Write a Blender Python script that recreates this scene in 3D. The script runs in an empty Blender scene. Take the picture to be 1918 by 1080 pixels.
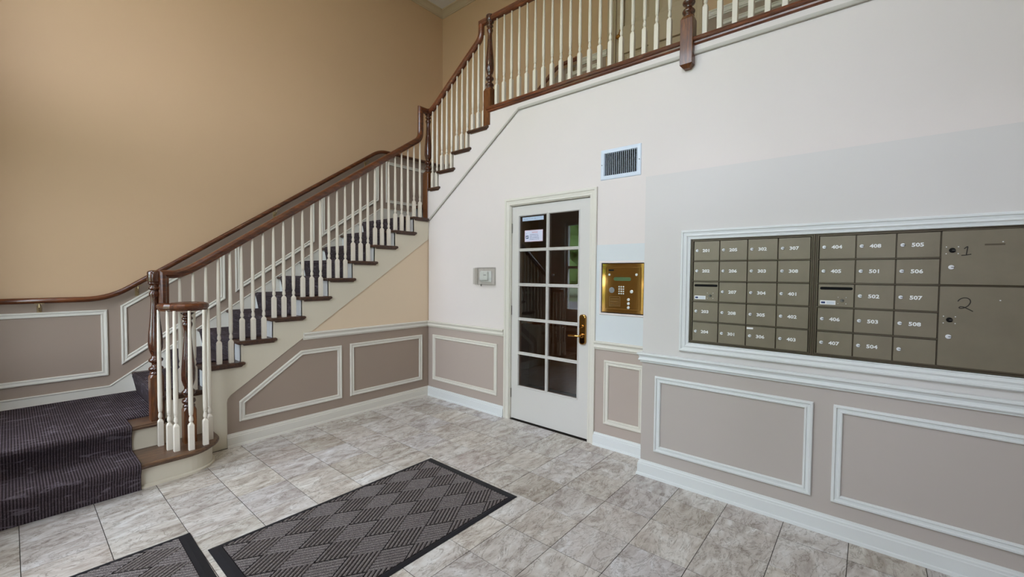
import bpy, bmesh, math, random
from mathutils import Vector, Matrix
random.seed(7)
SC = bpy.context.scene
COL = SC.collection

# ------------------------------------------------------------------ camera
cam_d = bpy.data.cameras.new('camera')
cam = bpy.data.objects.new('camera', cam_d)
COL.objects.link(cam)
cam_d.sensor_width = 36.0
cam_d.lens = 36.0 * 795.634 / 1918.0
cam_d.clip_start = 0.02
rt = (0.76399621, 0.64517039, 0.0080595)
dn = (0.02826685, -0.02098866, -0.99938004)
fw = (-0.64460125, 0.76375038, -0.03427219)
cam.matrix_world = Matrix(((rt[0], -dn[0], -fw[0], 4.13939),
                           (rt[1], -dn[1], -fw[1], -3.31031),
                           (rt[2], -dn[2], -fw[2], 1.5),
                           (0, 0, 0, 1)))
SC.camera = cam

# ------------------------------------------------------------------ world, view
W = bpy.data.worlds.new('world'); SC.world = W; W.use_nodes = True
bg = W.node_tree.nodes['Background']
# overcast daylight: brighter overhead than at the horizon
_t = W.node_tree
_g = _t.nodes.new('ShaderNodeNewGeometry'); _s = _t.nodes.new('ShaderNodeSeparateXYZ')
_r = _t.nodes.new('ShaderNodeMapRange'); _r.inputs[1].default_value = 0.0; _r.inputs[2].default_value = 1.0
_r.inputs[3].default_value = 1.0; _r.inputs[4].default_value = 3.0
_m = _t.nodes.new('ShaderNodeVectorMath'); _m.operation = 'SCALE'; _m.inputs[0].default_value = (0.815, 0.88, 1.0)
_t.links.new(_g.outputs['Normal'], _s.inputs[0]); _t.links.new(_s.outputs[2], _r.inputs[0])
_t.links.new(_r.outputs[0], _m.inputs['Scale']); _t.links.new(_m.outputs[0], bg.inputs[0])
bg.inputs[1].default_value = 8.0
SC.view_settings.view_transform = 'Standard'
SC.view_settings.look = 'None'
SC.view_settings.gamma = 1.0
SC.view_settings.use_curve_mapping = False
SC.view_settings.exposure = 0.42
SC.cycles.max_bounces = 10
SC.cycles.diffuse_bounces = 6
SC.cycles.glossy_bounces = 4
SC.cycles.transparent_max_bounces = 12
SC.cycles.sample_clamp_indirect = 8.0
SC.cycles.use_denoising = True

FRONT = -3.75      # street wall, behind the photographer
LEFT = -1.2        # wall beside the stair
BACK = 1.246       # wall behind the upper flight
RIGHT = 5.9
TOP = 5.63
DW = 0.01          # plane of the door wall (y)
SW = -0.01         # plane of the wall under the stair (x)
BOX = -0.255       # face of the boxed-out mailbox wall
RISE = 0.1805

def portal(name, x0, x1, z0, z1):
    l = bpy.data.lights.new(name, 'AREA'); l.shape = 'RECTANGLE'
    l.size = x1 - x0; l.size_y = z1 - z0
    l.cycles.is_portal = True
    o = bpy.data.objects.new(name, l); COL.objects.link(o)
    o.location = ((x0+x1)/2, FRONT-0.06, (z0+z1)/2)
    o.rotation_euler = (math.radians(90), 0, 0)      # faces +y, into the room
    return o
HOLES = [(-0.53, 0.46, 0.76, 2.52), (-0.53, 0.46, 3.05, 4.80), (1.05, 2.30, 0.0, 2.25),
         (1.40, 3.85, 2.85, 5.10), (3.55, 3.95, 0.80, 2.46)]  # wide upper and narrow right windows are unseen, sized for the light they give
for hx in HOLES:
    portal('window_portal', *hx)
# unseen lamp added for warm fill (only its stem is built, at the end)
lamp_d = bpy.data.lights.new('ceiling_lamp_bulb', 'POINT'); lamp_d.energy = 18; lamp_d.color = (1.0, 0.78, 0.52)
lamp_d.shadow_soft_size = 0.12
lamp = bpy.data.objects.new('ceiling_lamp_bulb', lamp_d); COL.objects.link(lamp); lamp.location = (1.3, -2.3, 4.95)

# ------------------------------------------------------------------ materials
def lin(c):
    r = []
    for v in c:
        v /= 255.0
        r.append(v/12.92 if v <= 0.04045 else ((v+0.055)/1.055)**2.4)
    return (r[0], r[1], r[2], 1)

class NT:
    def __init__(s, name):
        s.m = bpy.data.materials.new(name); s.m.use_nodes = True
        s.t = s.m.node_tree; s.b = s.t.nodes['Principled BSDF']
    def n(s, typ, **kw):
        nd = s.t.nodes.new(typ)
        for k, v in kw.items():
            if k in nd.inputs.keys() if hasattr(nd.inputs, 'keys') else False:
                nd.inputs[k].default_value = v
            else:
                setattr(nd, k, v)
        return nd
    def l(s, a, b): s.t.links.new(a, b)
    def coord(s, scale=(1,1,1), kind='Object', rot=(0,0,0)):
        tc = s.t.nodes.new('ShaderNodeTexCoord'); mp = s.t.nodes.new('ShaderNodeMapping')
        mp.inputs['Scale'].default_value = scale; mp.inputs['Rotation'].default_value = rot
        s.l(tc.outputs[kind], mp.inputs['Vector']); return mp.outputs['Vector']
    def world(s, scale=(1,1,1), rot=(0,0,0)):
        g = s.t.nodes.new('ShaderNodeNewGeometry'); mp = s.t.nodes.new('ShaderNodeMapping')
        mp.inputs['Scale'].default_value = scale; mp.inputs['Rotation'].default_value = rot
        s.l(g.outputs['Position'], mp.inputs['Vector']); return mp.outputs['Vector']
    def noise(s, vec, scale, detail=4, rough=0.5, dist=0.0):
        n = s.t.nodes.new('ShaderNodeTexNoise'); n.inputs['Scale'].default_value = scale
        n.inputs['Detail'].default_value = detail; n.inputs['Roughness'].default_value = rough
        n.inputs['Distortion'].default_value = dist
        s.l(vec, n.inputs['Vector']); return n.outputs['Fac']
    def ramp(s, fac, stops):
        r = s.t.nodes.new('ShaderNodeValToRGB'); e = r.color_ramp.elements
        while len(e) < len(stops): e.new(0.5)
        for i, (p, c) in enumerate(stops):
            e[i].position = p; e[i].color = c if len(c) == 4 else (*c, 1)
        s.l(fac, r.inputs['Fac']); return r.outputs['Color']
    def mix(s, fac, a, b, typ='MIX'):
        m = s.t.nodes.new('ShaderNodeMix'); m.data_type = 'RGBA'; m.blend_type = typ
        for i, v in ((0, fac), (6, a), (7, b)):
            if hasattr(v, 'is_output') or isinstance(v, bpy.types.NodeSocket): s.l(v, m.inputs[i])
            else: m.inputs[i].default_value = v
        return m.outputs[2]
    def math(s, op, a, b=0.0):
        m = s.t.nodes.new('ShaderNodeMath'); m.operation = op
        for i, v in ((0, a), (1, b)):
            if isinstance(v, bpy.types.NodeSocket): s.l(v, m.inputs[i])
            else: m.inputs[i].default_value = v
        return m.outputs[0]
    def bump(s, h, strength=0.2, dist=0.002):
        b = s.t.nodes.new('ShaderNodeBump'); b.inputs['Strength'].default_value = strength
        b.inputs['Distance'].default_value = dist; s.l(h, b.inputs['Height'])
        s.l(b.outputs['Normal'], s.b.inputs['Normal'])
    def base(s, c):
        if isinstance(c, bpy.types.NodeSocket): s.l(c, s.b.inputs['Base Color'])
        else: s.b.inputs['Base Color'].default_value = c
    def set(s, rough=0.5, metal=0.0, spec=0.5, coat=0.0):
        s.b.inputs['Roughness'].default_value = rough; s.b.inputs['Metallic'].default_value = metal
        s.b.inputs['Specular IOR Level'].default_value = spec; s.b.inputs['Coat Weight'].default_value = coat
        s.b.inputs['Coat Roughness'].default_value = 0.08

def paint(name, rgb, rough=0.55, var=0.04, tex=0.05):
    k = NT(name); v = k.world()
    c = lin(rgb); c2 = tuple(x*(1-var*2) for x in c[:3]) + (1,)
    k.base(k.mix(k.noise(v, 1.3, 5, 0.6), c, c2))
    k.set(rough, spec=0.3)
    k.bump(k.noise(v, 320, 2), tex, 0.001)
    return k.m

def solid(name, rgb, rough=0.5, metal=0.0, spec=0.5, coat=0.0):
    k = NT(name); k.base(k.mix(k.noise(k.coord(), 30, 2), lin(rgb), tuple(x*0.93 for x in lin(rgb)[:3])+(1,)))
    k.set(rough, metal, spec, coat); return k.m

def wood(name, dark, light, axis='Z', rough=0.28, coat=0.35):
    k = NT(name)
    sc = {'X': (1.2, 14, 14), 'Y': (14, 1.2, 14), 'Z': (14, 14, 1.2)}[axis]
    v = k.world(sc)
    f = k.noise(v, 2.6, 8, 0.62, 0.9)
    c = k.ramp(f, [(0.30, lin(dark)), (0.52, lin(tuple((a+b)/2 for a, b in zip(dark, light)))), (0.72, lin(light))])
    f2 = k.noise(k.world(tuple(a*6 for a in sc)), 3.0, 3, 0.5)
    c = k.mix(k.ramp(f2, [(0.38, (0.55,)*3), (0.55, (1,)*3)]), lin(tuple(x*0.45 for x in dark)), c)
    k.base(c); k.set(rough, coat=coat, spec=0.45)
    k.bump(f2, 0.12, 0.0006)
    return k.m

M = {}
M['wall'] = paint('off_white_wall_paint', (228, 219, 215))
M['wallbox'] = paint('pale_grey_wall_paint', (219, 214, 211))
M['tan'] = paint('tan_wall_paint', (206, 174, 140))  # cream wall paint with the warm light on it put into the colour
M['under'] = paint('cream_wall_paint', (226, 204, 176))  # same wall paint, lightened for the stronger light on this face
M['greige'] = paint('greige_wainscot_paint', (192, 182, 176))  # taupe wainscot, its daylight on the mailbox wall put into the colour
M['taupes'] = paint('brown_taupe_wainscot_paint', (162, 144, 130))  # taupe wainscot again, darkened for the dimmer light by the stair
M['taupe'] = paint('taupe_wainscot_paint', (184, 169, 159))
M['cream'] = paint('cream_trim_paint', (222, 217, 206), rough=0.35, var=0.02, tex=0.02)
M['doorpaint'] = paint('glazed_door_paint', (212, 208, 203), rough=0.35, var=0.02, tex=0.02)
M['crown'] = paint('crown_paint', (196, 178, 152), rough=0.5)
M['edge'] = paint('balcony_moulding_paint', (200, 194, 186), rough=0.5)
M['white'] = paint('white_trim_paint', (226, 228, 228), rough=0.32, var=0.02, tex=0.02)
M['ceil'] = paint('ceiling_paint', (228, 226, 226))
M['board'] = paint('pale_blue_board_paint', (216, 220, 222), rough=0.45)
M['stringer'] = paint('stringer_paint', (216, 206, 186), rough=0.42, var=0.03, tex=0.03)
M['baluster'] = paint('baluster_paint', (226, 217, 202), rough=0.35, var=0.02, tex=0.02)
M['rail'] = wood('handrail_wood', (60, 28, 12), (132, 72, 34), 'Y')
M['railx'] = wood('balcony_rail_wood', (74, 34, 18), (150, 84, 48), 'X')
M['newel'] = wood('newel_wood', (74, 38, 17), (144, 88, 42), 'Z')
M['turned'] = wood('turned_newel_wood', (54, 26, 15), (104, 56, 32), 'Z', rough=0.2, coat=0.6)
M['tread'] = wood('tread_wood', (50, 29, 20), (98, 64, 44), 'X', rough=0.38, coat=0.15)
M['step'] = wood('starting_step_wood', (72, 48, 34), (124, 92, 66), 'Y', rough=0.36, coat=0.2)
M['brass'] = solid('polished_brass', (176, 132, 70), 0.06, 1.0)
M['brassd'] = solid('worn_brass_bracket', (168, 148, 112), 0.35, 0.8)
M['chrome'] = solid('lock_chrome', (236, 238, 244), 0.3, 0.25)
M['steel'] = solid('hinge_steel', (120, 118, 114), 0.35, 0.8)
M['black'] = solid('black_recess', (12, 11, 10), 0.7, spec=0.2)
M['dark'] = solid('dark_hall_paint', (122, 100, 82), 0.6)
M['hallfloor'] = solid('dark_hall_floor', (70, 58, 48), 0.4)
M['whiteprint'] = solid('white_lettering', (240, 240, 240), 0.5)
M['marker'] = solid('black_marker', (38, 30, 22), 0.5)
M['grout'] = solid('dark_grout', (50, 45, 41), 0.9, spec=0.1)
M['rubber'] = solid('mat_rubber', (26, 26, 32), 0.55, spec=0.3)
M['ventmetal'] = solid('vent_enamel', (214, 224, 238), 0.4)
M['ventdark'] = solid('vent_shadow_metal', (70, 72, 76), 0.6)
M['plastic'] = solid('white_plastic', (225, 226, 222), 0.4)
M['silver'] = solid('silver_button', (215, 215, 215), 0.25, 0.6)
M['greylens'] = solid('grey_speaker_grille', (128, 128, 126), 0.6)
M['lcd'] = solid('green_display', (62, 92, 44), 0.35)
M['bluestrip'] = solid('pale_blue_strip', (178, 194, 214), 0.5)
M['notice'] = solid('notice_card', (214, 216, 236), 0.5)
M['red'] = solid('red_print', (196, 60, 62), 0.5)
M['blue'] = solid('navy_print', (44, 60, 110), 0.5)
M['leaf'] = solid('tree_leaves', (136, 168, 98), 0.7)
M['bark'] = solid('tree_bark', (80, 66, 52), 0.9)
M['lawn'] = solid('lawn_grass', (118, 134, 100), 0.9)
M['road'] = solid('asphalt', (120, 120, 124), 0.9)
M['lampglass'] = None

def mat_metal_mail():
    k = NT('bronze_mailbox_enamel'); v = k.world()
    k.base(k.mix(k.noise(v, 7, 5, 0.6), lin((142, 132, 114)), lin((122, 113, 97))))
    k.set(0.42, 0.35, 0.5); k.bump(k.noise(v, 500, 2), 0.04, 0.0005); return k.m
M['mail'] = mat_metal_mail()
def mat_mailframe():
    k = NT('bronze_mailbox_frame'); k.base(lin((98, 88, 74))); k.set(0.36, 0.5, 0.5); return k.m
M['mailframe'] = mat_mailframe()

def mat_glass(name, tint, refl):
    m = bpy.data.materials.new(name); m.use_nodes = True; t = m.node_tree
    t.nodes.clear()
    out = t.nodes.new('ShaderNodeOutputMaterial'); tr = t.nodes.new('ShaderNodeBsdfTransparent')
    gl = t.nodes.new('ShaderNodeBsdfGlossy'); fr = t.nodes.new('ShaderNodeFresnel'); mx = t.nodes.new('ShaderNodeMixShader')
    ad = t.nodes.new('ShaderNodeMath'); ad.operation = 'ADD'; ad.inputs[1].default_value = refl
    fr.inputs[0].default_value = 1.5; tr.inputs[0].default_value = tint; gl.inputs['Roughness'].default_value = 0.01
    # reflect on the entering face only: the transparent shader does not bend rays, so the inner face must not mirror them
    ge = t.nodes.new('ShaderNodeNewGeometry'); sb = t.nodes.new('ShaderNodeMath'); sb.operation = 'SUBTRACT'; sb.inputs[0].default_value = 1.0
    ml = t.nodes.new('ShaderNodeMath'); ml.operation = 'MULTIPLY'
    t.links.new(ge.outputs['Backfacing'], sb.inputs[1]); t.links.new(ad.outputs[0], ml.inputs[0]); t.links.new(sb.outputs[0], ml.inputs[1])
    t.links.new(fr.outputs[0], ad.inputs[0]); t.links.new(ml.outputs[0], mx.inputs[0])
    t.links.new(tr.outputs[0], mx.inputs[1]); t.links.new(gl.outputs[0], mx.inputs[2]); t.links.new(mx.outputs[0], out.inputs[0])
    return m
M['glass'] = mat_glass('door_glass', (0.66, 0.56, 0.48, 1), 0.04)
M['winglass'] = mat_glass('window_glass', (0.95, 0.97, 0.97, 1), 0.0)
M['acrylic'] = mat_glass('clear_acrylic', (0.90, 0.90, 0.89, 1), 0.04)

def mat_tile():
    k = NT('travertine_tile')
    oi = k.t.nodes.new('ShaderNodeObjectInfo')
    g = k.t.nodes.new('ShaderNodeNewGeometry')
    cb = k.t.nodes.new('ShaderNodeCombineXYZ')
    sc = k.math('MULTIPLY', oi.outputs['Random'], 40.0)
    k.l(sc, cb.inputs[0]); k.l(k.math('MULTIPLY', oi.outputs['Random'], 17.0), cb.inputs[1]); k.l(sc, cb.inputs[2])
    add = k.t.nodes.new('ShaderNodeVectorMath'); add.operation = 'ADD'
    k.l(g.outputs['Position'], add.inputs[0]); k.l(cb.outputs[0], add.inputs[1])
    mp = k.t.nodes.new('ShaderNodeMapping'); mp.inputs['Scale'].default_value = (2.2, 0.95, 1)
    mp.inputs['Rotation'].default_value = (0, 0, 0.25)
    k.l(add.outputs[0], mp.inputs[0]); v = mp.outputs[0]
    f = k.noise(v, 4.0, 9, 0.62, 1.4)
    c = k.ramp(f, [(0.30, lin((162, 152, 144))), (0.44, lin((194, 186, 179))), (0.56, lin((210, 205, 200))), (0.72, lin((228, 227, 225)))])
    # thin dark veins where a second warped noise crosses its middle
    f2 = k.noise(v, 3.0, 6, 0.65, 2.6)
    d = k.math('ABSOLUTE', k.math('SUBTRACT', f2, 0.5))
    vein = k.ramp(d, [(0.0, (0.52, 0.50, 0.47)), (0.022, (1, 1, 1))])
    c = k.mix(0.9, c, vein, 'MULTIPLY')
    f3 = k.noise(v, 22, 4, 0.7, 0.6)
    c = k.mix(0.5, c, k.ramp(f3, [(0.34, (0.72, 0.70, 0.68)), (0.50, (1, 1, 1))]), 'MULTIPLY')
    f4 = k.noise(v, 60, 2, 0.5, 0)
    c = k.mix(0.6, c, k.ramp(f4, [(0.25, (0.45, 0.42, 0.38)), (0.31, (1, 1, 1))]), 'MULTIPLY')
    tone = k.ramp(oi.outputs['Random'], [(0.0, (0.84, 0.80, 0.74)), (0.18, (1.0, 1.0, 1.0)), (0.36, (0.90, 0.86, 0.85)), (0.54, (1.03, 1.01, 0.96)), (0.72, (0.95, 0.95, 1.0)), (0.86, (0.86, 0.84, 0.80)), (1.0, (1.04, 1.04, 1.04))])
    c = k.mix(1.0, c, tone, 'MULTIPLY')
    k.base(c); k.set(0.24, spec=0.5)
    k.bump(f3, 0.06, 0.001); return k.m
M['tile'] = mat_tile()

def mat_carpet(name, sx, sy, sz, streak):
    k = NT(name)
    v = k.world((0, sy, sz)) if not sx else k.world((sx, sy, sz))
    w = k.t.nodes.new('ShaderNodeTexWave'); w.wave_type = 'BANDS'; w.bands_direction = 'DIAGONAL'
    w.inputs['Scale'].default_value = 1.0; w.inputs['Distortion'].default_value = 0.0
    k.l(v, w.inputs['Vector'])
    rib = w.outputs['Fac']
    sp = k.noise(k.world(), 190, 2, 0.6)
    c = k.ramp(rib, [(0.12, lin((38, 31, 33))), (0.75, lin((98, 87, 92)))])
    c = k.mix(k.ramp(sp, [(0.42, (0,)*3), (0.70, (1,)*3)]), c, lin((64, 55, 58)))
    st = k.noise(k.world(streak), 9.0, 3, 0.55, 0.8)
    c = k.mix(k.ramp(st, [(0.56, (0,)*3), (0.66, (0.62,)*3)]), c, lin((118, 109, 116)))
    st2 = k.noise(k.world(), 3.1, 3, 0.55)
    c = k.mix(0.35, c, k.ramp(st2, [(0.35, (0.72, 0.68, 0.70)), (0.65, (1.12, 1.08, 1.12))]), 'MULTIPLY')
    k.base(c); k.set(0.95, spec=0.12)
    k.b.inputs['Sheen Weight'].default_value = 0.0
    h = k.math('ADD', k.math('MULTIPLY', rib, 1.0), k.math('MULTIPLY', sp, 0.7))
    k.bump(h, 0.9, 0.004); return k.m
# wave: phase = 20*(x+y+z)*... so the mapped coordinate runs one band every 2*pi/20
def bandscale(pitch): return (2*math.pi/10)/pitch
M['carpet'] = mat_carpet('stair_carpet_weave', 0, bandscale(0.0135), 0, (3.0, 0.8, 3.0))
M['carpetf'] = mat_carpet('stair_carpet_flight_weave', 0, bandscale(0.0135), bandscale(0.0135), (1.6, 2.4, 2.4))

def mat_matrib():
    k = NT('mat_ribbed_pile'); v = k.world()
    f = k.noise(v, 260, 3, 0.7); f2 = k.noise(v, 6, 3)
    c = k.ramp(f, [(0.32, lin((72, 65, 65))), (0.5, lin((112, 104, 102))), (0.72, lin((164, 157, 154)))])
    c = k.mix(0.3, c, k.ramp(f2, [(0.3, (0.85, 0.80, 0.80)), (0.7, (1.05, 1.05, 1.05))]), 'MULTIPLY')
    k.base(c); k.set(0.95, spec=0.15); k.bump(f, 0.6, 0.002); return k.m
M['matrib'] = mat_matrib()
def mat_matgroove():
    k = NT('mat_groove_pile'); k.base(lin((38, 34, 35))); k.set(0.95, spec=0.1); return k.m
M['matgroove'] = mat_matgroove()

# ------------------------------------------------------------------ mesh helpers
def finish(name, bm, mats, parent=None, smooth=False, recalc=True):
    if recalc: bmesh.ops.recalc_face_normals(bm, faces=bm.faces)
    me = bpy.data.meshes.new(name); bm.to_mesh(me); bm.free()
    for m in (mats if isinstance(mats, (list, tuple)) else [mats]): me.materials.append(m)
    if smooth:
        for p in me.polygons: p.use_smooth = True
    o = bpy.data.objects.new(name, me); COL.objects.link(o)
    if parent is not None: o.parent = parent
    return o

def tag(o, label=None, cat=None, group=None, kind=None):
    if label: o['label'] = label
    if cat: o['category'] = cat
    if group: o['group'] = group
    if kind: o['kind'] = kind
    return o

def thing(name, loc, label, cat, group=None):
    o = bpy.data.objects.new(name, None); COL.objects.link(o)
    o.empty_display_size = 0.1
    o.location = loc
    return tag(o, label, cat, group)

def inv(parent, o):
    """children are modelled in world coordinates: undo the parent's move"""
    o.parent = parent
    o.matrix_parent_inverse = Matrix.Translation(-Vector(parent.location))
    return o

def box(bm, x0, x1, y0, y1, z0, z1, mi=0, bev=0.0, seg=1):
    vs = [bm.verts.new(p) for p in ((x0,y0,z0),(x1,y0,z0),(x1,y1,z0),(x0,y1,z0),(x0,y0,z1),(x1,y0,z1),(x1,y1,z1),(x0,y1,z1))]
    fs = [bm.faces.new([vs[i] for i in q]) for q in ((3,2,1,0),(4,5,6,7),(0,1,5,4),(1,2,6,5),(2,3,7,6),(3,0,4,7))]
    for f in fs: f.material_index = mi
    if bev > 0:
        es = list({e for f in fs for e in f.edges})
        r = bmesh.ops.bevel(bm, geom=es, offset=bev, segments=seg, affect='EDGES', profile=0.6)
        for f in r['faces']: f.material_index = mi
    return vs

def boxo(name, dims, mat, parent=None, bev=0.0, seg=1, smooth=False):
    bm = bmesh.new(); box(bm, *dims, bev=bev, seg=seg)
    return finish(name, bm, mat, parent, smooth)

def place(axis, a, b, d):
    """(a,b) in a wall's plane, d = distance out of it. 'y': wall facing -y ; 'x': wall facing +x"""
    if axis == 'y': return (a, -d, b)
    return (d, a, b)

def prism(bm, poly, axis, d0, d1, mi=0):
    """poly in plane coordinates, extruded from coordinate d0 to d1 along axis"""
    def P(a, b, d):
        return {'y': (a, d, b), 'x': (d, a, b), 'z': (a, b, d)}[axis]
    A = [bm.verts.new(P(a, b, d0)) for a, b in poly]
    B = [bm.verts.new(P(a, b, d1)) for a, b in poly]
    n = len(poly)
    fs = [bm.faces.new(A), bm.faces.new(B[::-1])]
    for i in range(n): fs.append(bm.faces.new((A[i], B[i], B[(i+1) % n], A[(i+1) % n])))
    for f in fs: f.material_index = mi
    return fs

def holed(bm, axis, a0, a1, b0, b1, holes, d0, d1, mi=0):
    """slab between coordinates d0 and d1 with rectangular holes (a0,a1,b0,b1)"""
    As = sorted({a0, a1, *[h[0] for h in holes], *[h[1] for h in holes]})
    Bs = sorted({b0, b1, *[h[2] for h in holes], *[h[3] for h in holes]})
    As = [a for a in As if a0 <= a <= a1]; Bs = [b for b in Bs if b0 <= b <= b1]
    def P(a, b, d): return (a, d, b) if axis == 'y' else ((d, a, b) if axis == 'x' else (a, b, d))
    cache = {}
    def V(a, b, d):
        k = (round(a, 5), round(b, 5), d)
        if k not in cache: cache[k] = bm.verts.new(P(a, b, d))
        return cache[k]
    def solid_(i, j):
        if i < 0 or j < 0 or i >= len(As)-1 or j >= len(Bs)-1: return False
        ca, cb = (As[i]+As[i+1])/2, (Bs[j]+Bs[j+1])/2
        return not any(h[0] < ca < h[1] and h[2] < cb < h[3] for h in holes)
    for i in range(len(As)-1):
        for j in range(len(Bs)-1):
            if not solid_(i, j): continue
            x0, x1, z0, z1 = As[i], As[i+1], Bs[j], Bs[j+1]
            for d in (d0, d1):
                bm.faces.new((V(x0, z0, d), V(x1, z0, d), V(x1, z1, d), V(x0, z1, d))).material_index = mi
            if not solid_(i-1, j): bm.faces.new((V(x0, z0, d0), V(x0, z1, d0), V(x0, z1, d1), V(x0, z0, d1))).material_index = mi
            if not solid_(i+1, j): bm.faces.new((V(x1, z0, d0), V(x1, z1, d0), V(x1, z1, d1), V(x1, z0, d1))).material_index = mi
            if not solid_(i, j-1): bm.faces.new((V(x0, z0, d0), V(x1, z0, d0), V(x1, z0, d1), V(x0, z0, d1))).material_index = mi
            if not solid_(i, j+1): bm.faces.new((V(x0, z1, d0), V(x1, z1, d0), V(x1, z1, d1), V(x0, z1, d1))).material_index = mi

def loft(bm, rings, close_ring=True, close_path=False, caps=True, mi=0):
    R = [[bm.verts.new(p) for p in r] for r in rings]
    m = len(R[0]); n = len(R)
    for i in range(n if close_path else n-1):
        a, b = R[i], R[(i+1) % n]
        for j in range(m if close_ring else m-1):
            bm.faces.new((a[j], a[(j+1) % m], b[(j+1) % m], b[j])).material_index = mi
    if caps and not close_path and close_ring:
        bm.faces.new(R[0][::-1]).material_index = mi; bm.faces.new(R[-1]).material_index = mi

def strip(bm, axis, pts, wall, prof, closed=True, side=1):
    """moulding swept round the polyline pts (plane coords) on a wall. prof = [(inset, height)], mitred.
    inset grows to the left of travel when side = 1"""
    n = len(pts); rings = []
    for i in range(n):
        p = Vector(pts[i])
        if closed or 0 < i < n-1:
            a = (p-Vector(pts[(i-1) % n])).normalized(); b = (Vector(pts[(i+1) % n])-p).normalized()
        elif i == 0: a = b = (Vector(pts[1])-p).normalized()
        else: a = b = (p-Vector(pts[i-1])).normalized()
        na = Vector((-a.y, a.x))*side; nb = Vector((-b.y, b.x))*side
        mdir = (na+nb).normalized(); k = 1/max(0.2, mdir.dot(na))
        ring = []
        for ins, h in prof:
            q = p+mdir*(ins*k)
            if axis == 'y': ring.append((q.x, wall-h, q.y))
            elif axis == 'x': ring.append((wall+h, q.x, q.y))
            elif axis == '-x': ring.append((wall-h, q.x, q.y))
            elif axis == '+y': ring.append((q.x, wall+h, q.y))
        rings.append(ring)
    loft(bm, rings, close_ring=True, close_path=closed)

PANEL = [(0,0),(0,.010),(.004,.015),(.013,.016),(.018,.009),(.030,.008),(.034,.013),(.041,.012),(.045,.004),(.045,0)]
def panel(parent, axis, wall, pts, mat=None, w=1.0):
    bm = bmesh.new()
    # pts counter-clockwise -> inset inward
    ar = sum(pts[i][0]*pts[(i+1) % len(pts)][1]-pts[(i+1) % len(pts)][0]*pts[i][1] for i in range(len(pts)))
    strip(bm, axis, pts if ar > 0 else pts[::-1], wall, [(a*w, h) for a, h in PANEL])
    return finish('panel_moulding', bm, mat or M['cream'], parent)

def rect(a0, a1, b0, b1): return [(a0,b0),(a1,b0),(a1,b1),(a0,b1)]

def extr(bm, prof, axis, wall, a0, a1, mi=0):
    """horizontal moulding: prof = [(out, z)] run from a0 to a1 along the wall"""
    rings = []
    for a in (a0, a1):
        if axis == 'y': rings.append([(a, wall-o, z) for o, z in prof])
        elif axis == '+y': rings.append([(a, wall+o, z) for o, z in prof])
        elif axis == 'x': rings.append([(wall+o, a, z) for o, z in prof])
        else: rings.append([(wall-o, a, z) for o, z in prof])
    loft(bm, rings, mi=mi)
def run(name, prof, axis, wall, a0, a1, mat, dz=0, parent=None):
    bm = bmesh.new(); extr(bm, [(o, z+dz) for o, z in prof], axis, wall, a0, a1)
    return finish(name, bm, mat, parent)
CHAIR = [(0,.922),(.026,.921),(.032,.916),(.032,.908),(.022,.900),(.017,.888),(.020,.876),(.024,.870),(.022,.864),(.012,.861),(.012,.851),(0,.849)]
BASE = [(0,.114),(.007,.113),(.009,.104),(.014,.098),(.014,.088),(.018,.084),(.018,.020),(.024,.017),(.027,.0),(0,0)]

def lathe(bm, prof, cx, cy, z0, seg=16, mi=0, sq=None):
    rings = []
    for r, z in prof:
        rings.append([(cx+r*math.cos(2*math.pi*i/seg), cy+r*math.sin(2*math.pi*i/seg), z0+z) for i in range(seg)])
    loft(bm, rings, mi=mi)

def sweep(bm, path, prof, mi=0):
    """path = [(point, side vector)]; prof = [(s, n)] ; ring plane square to the path, mitred at bends"""
    P = [Vector(p) for p, s in path]; S = [Vector(s).normalized() for p, s in path]
    rings = []
    for i in range(len(P)):
        if i == 0: t = (P[1]-P[0]).normalized(); k = 1; 
        elif i == len(P)-1: t = (P[-1]-P[-2]).normalized(); k = 1
        else:
            a = (P[i]-P[i-1]).normalized(); b = (P[i+1]-P[i]).normalized()
            t = (a+b).normalized(); k = 1/max(0.35, t.dot(a))
        s = (S[i]-t*S[i].dot(t)).normalized(); n = s.cross(t).normalized()
        # decide which axis stretches at a mitre: the one lying in the plane of the bend
        if 0 < i < len(P)-1 and k > 1.0005:
            bend = (b-a).normalized()
            kn = 1+(k-1)*abs(bend.dot(n)); ks = 1+(k-1)*abs(bend.dot(s))
        else: kn = ks = 1
        rings.append([P[i]+s*(u*ks)+n*(v*kn) for u, v in prof])
    loft(bm, rings, mi=mi)

def fillet(pts, radii, n=7):
    out = [Vector(pts[0])]
    for i in range(1, len(pts)-1):
        p = Vector(pts[i]); a = (Vector(pts[i-1])-p); b = (Vector(pts[i+1])-p)
        r = radii[i-1]
        if r <= 0: out.append(p); continue
        ra = min(r, a.length*0.49); rb = min(r, b.length*0.49)
        A = p+a.normalized()*ra; B = p+b.normalized()*rb
        for k in range(n+1):
            t = k/n; out.append(A*(1-t)**2+p*2*t*(1-t)+B*t*t)
    out.append(Vector(pts[-1]))
    return out
RAILP = [(-.018,-.031),(.018,-.031),(.020,-.018),(.029,-.008),(.030,.010),(.022,.024),(.008,.031),(-.008,.031),(-.022,.024),(-.030,.010),(-.029,-.008),(-.020,-.018)]

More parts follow.
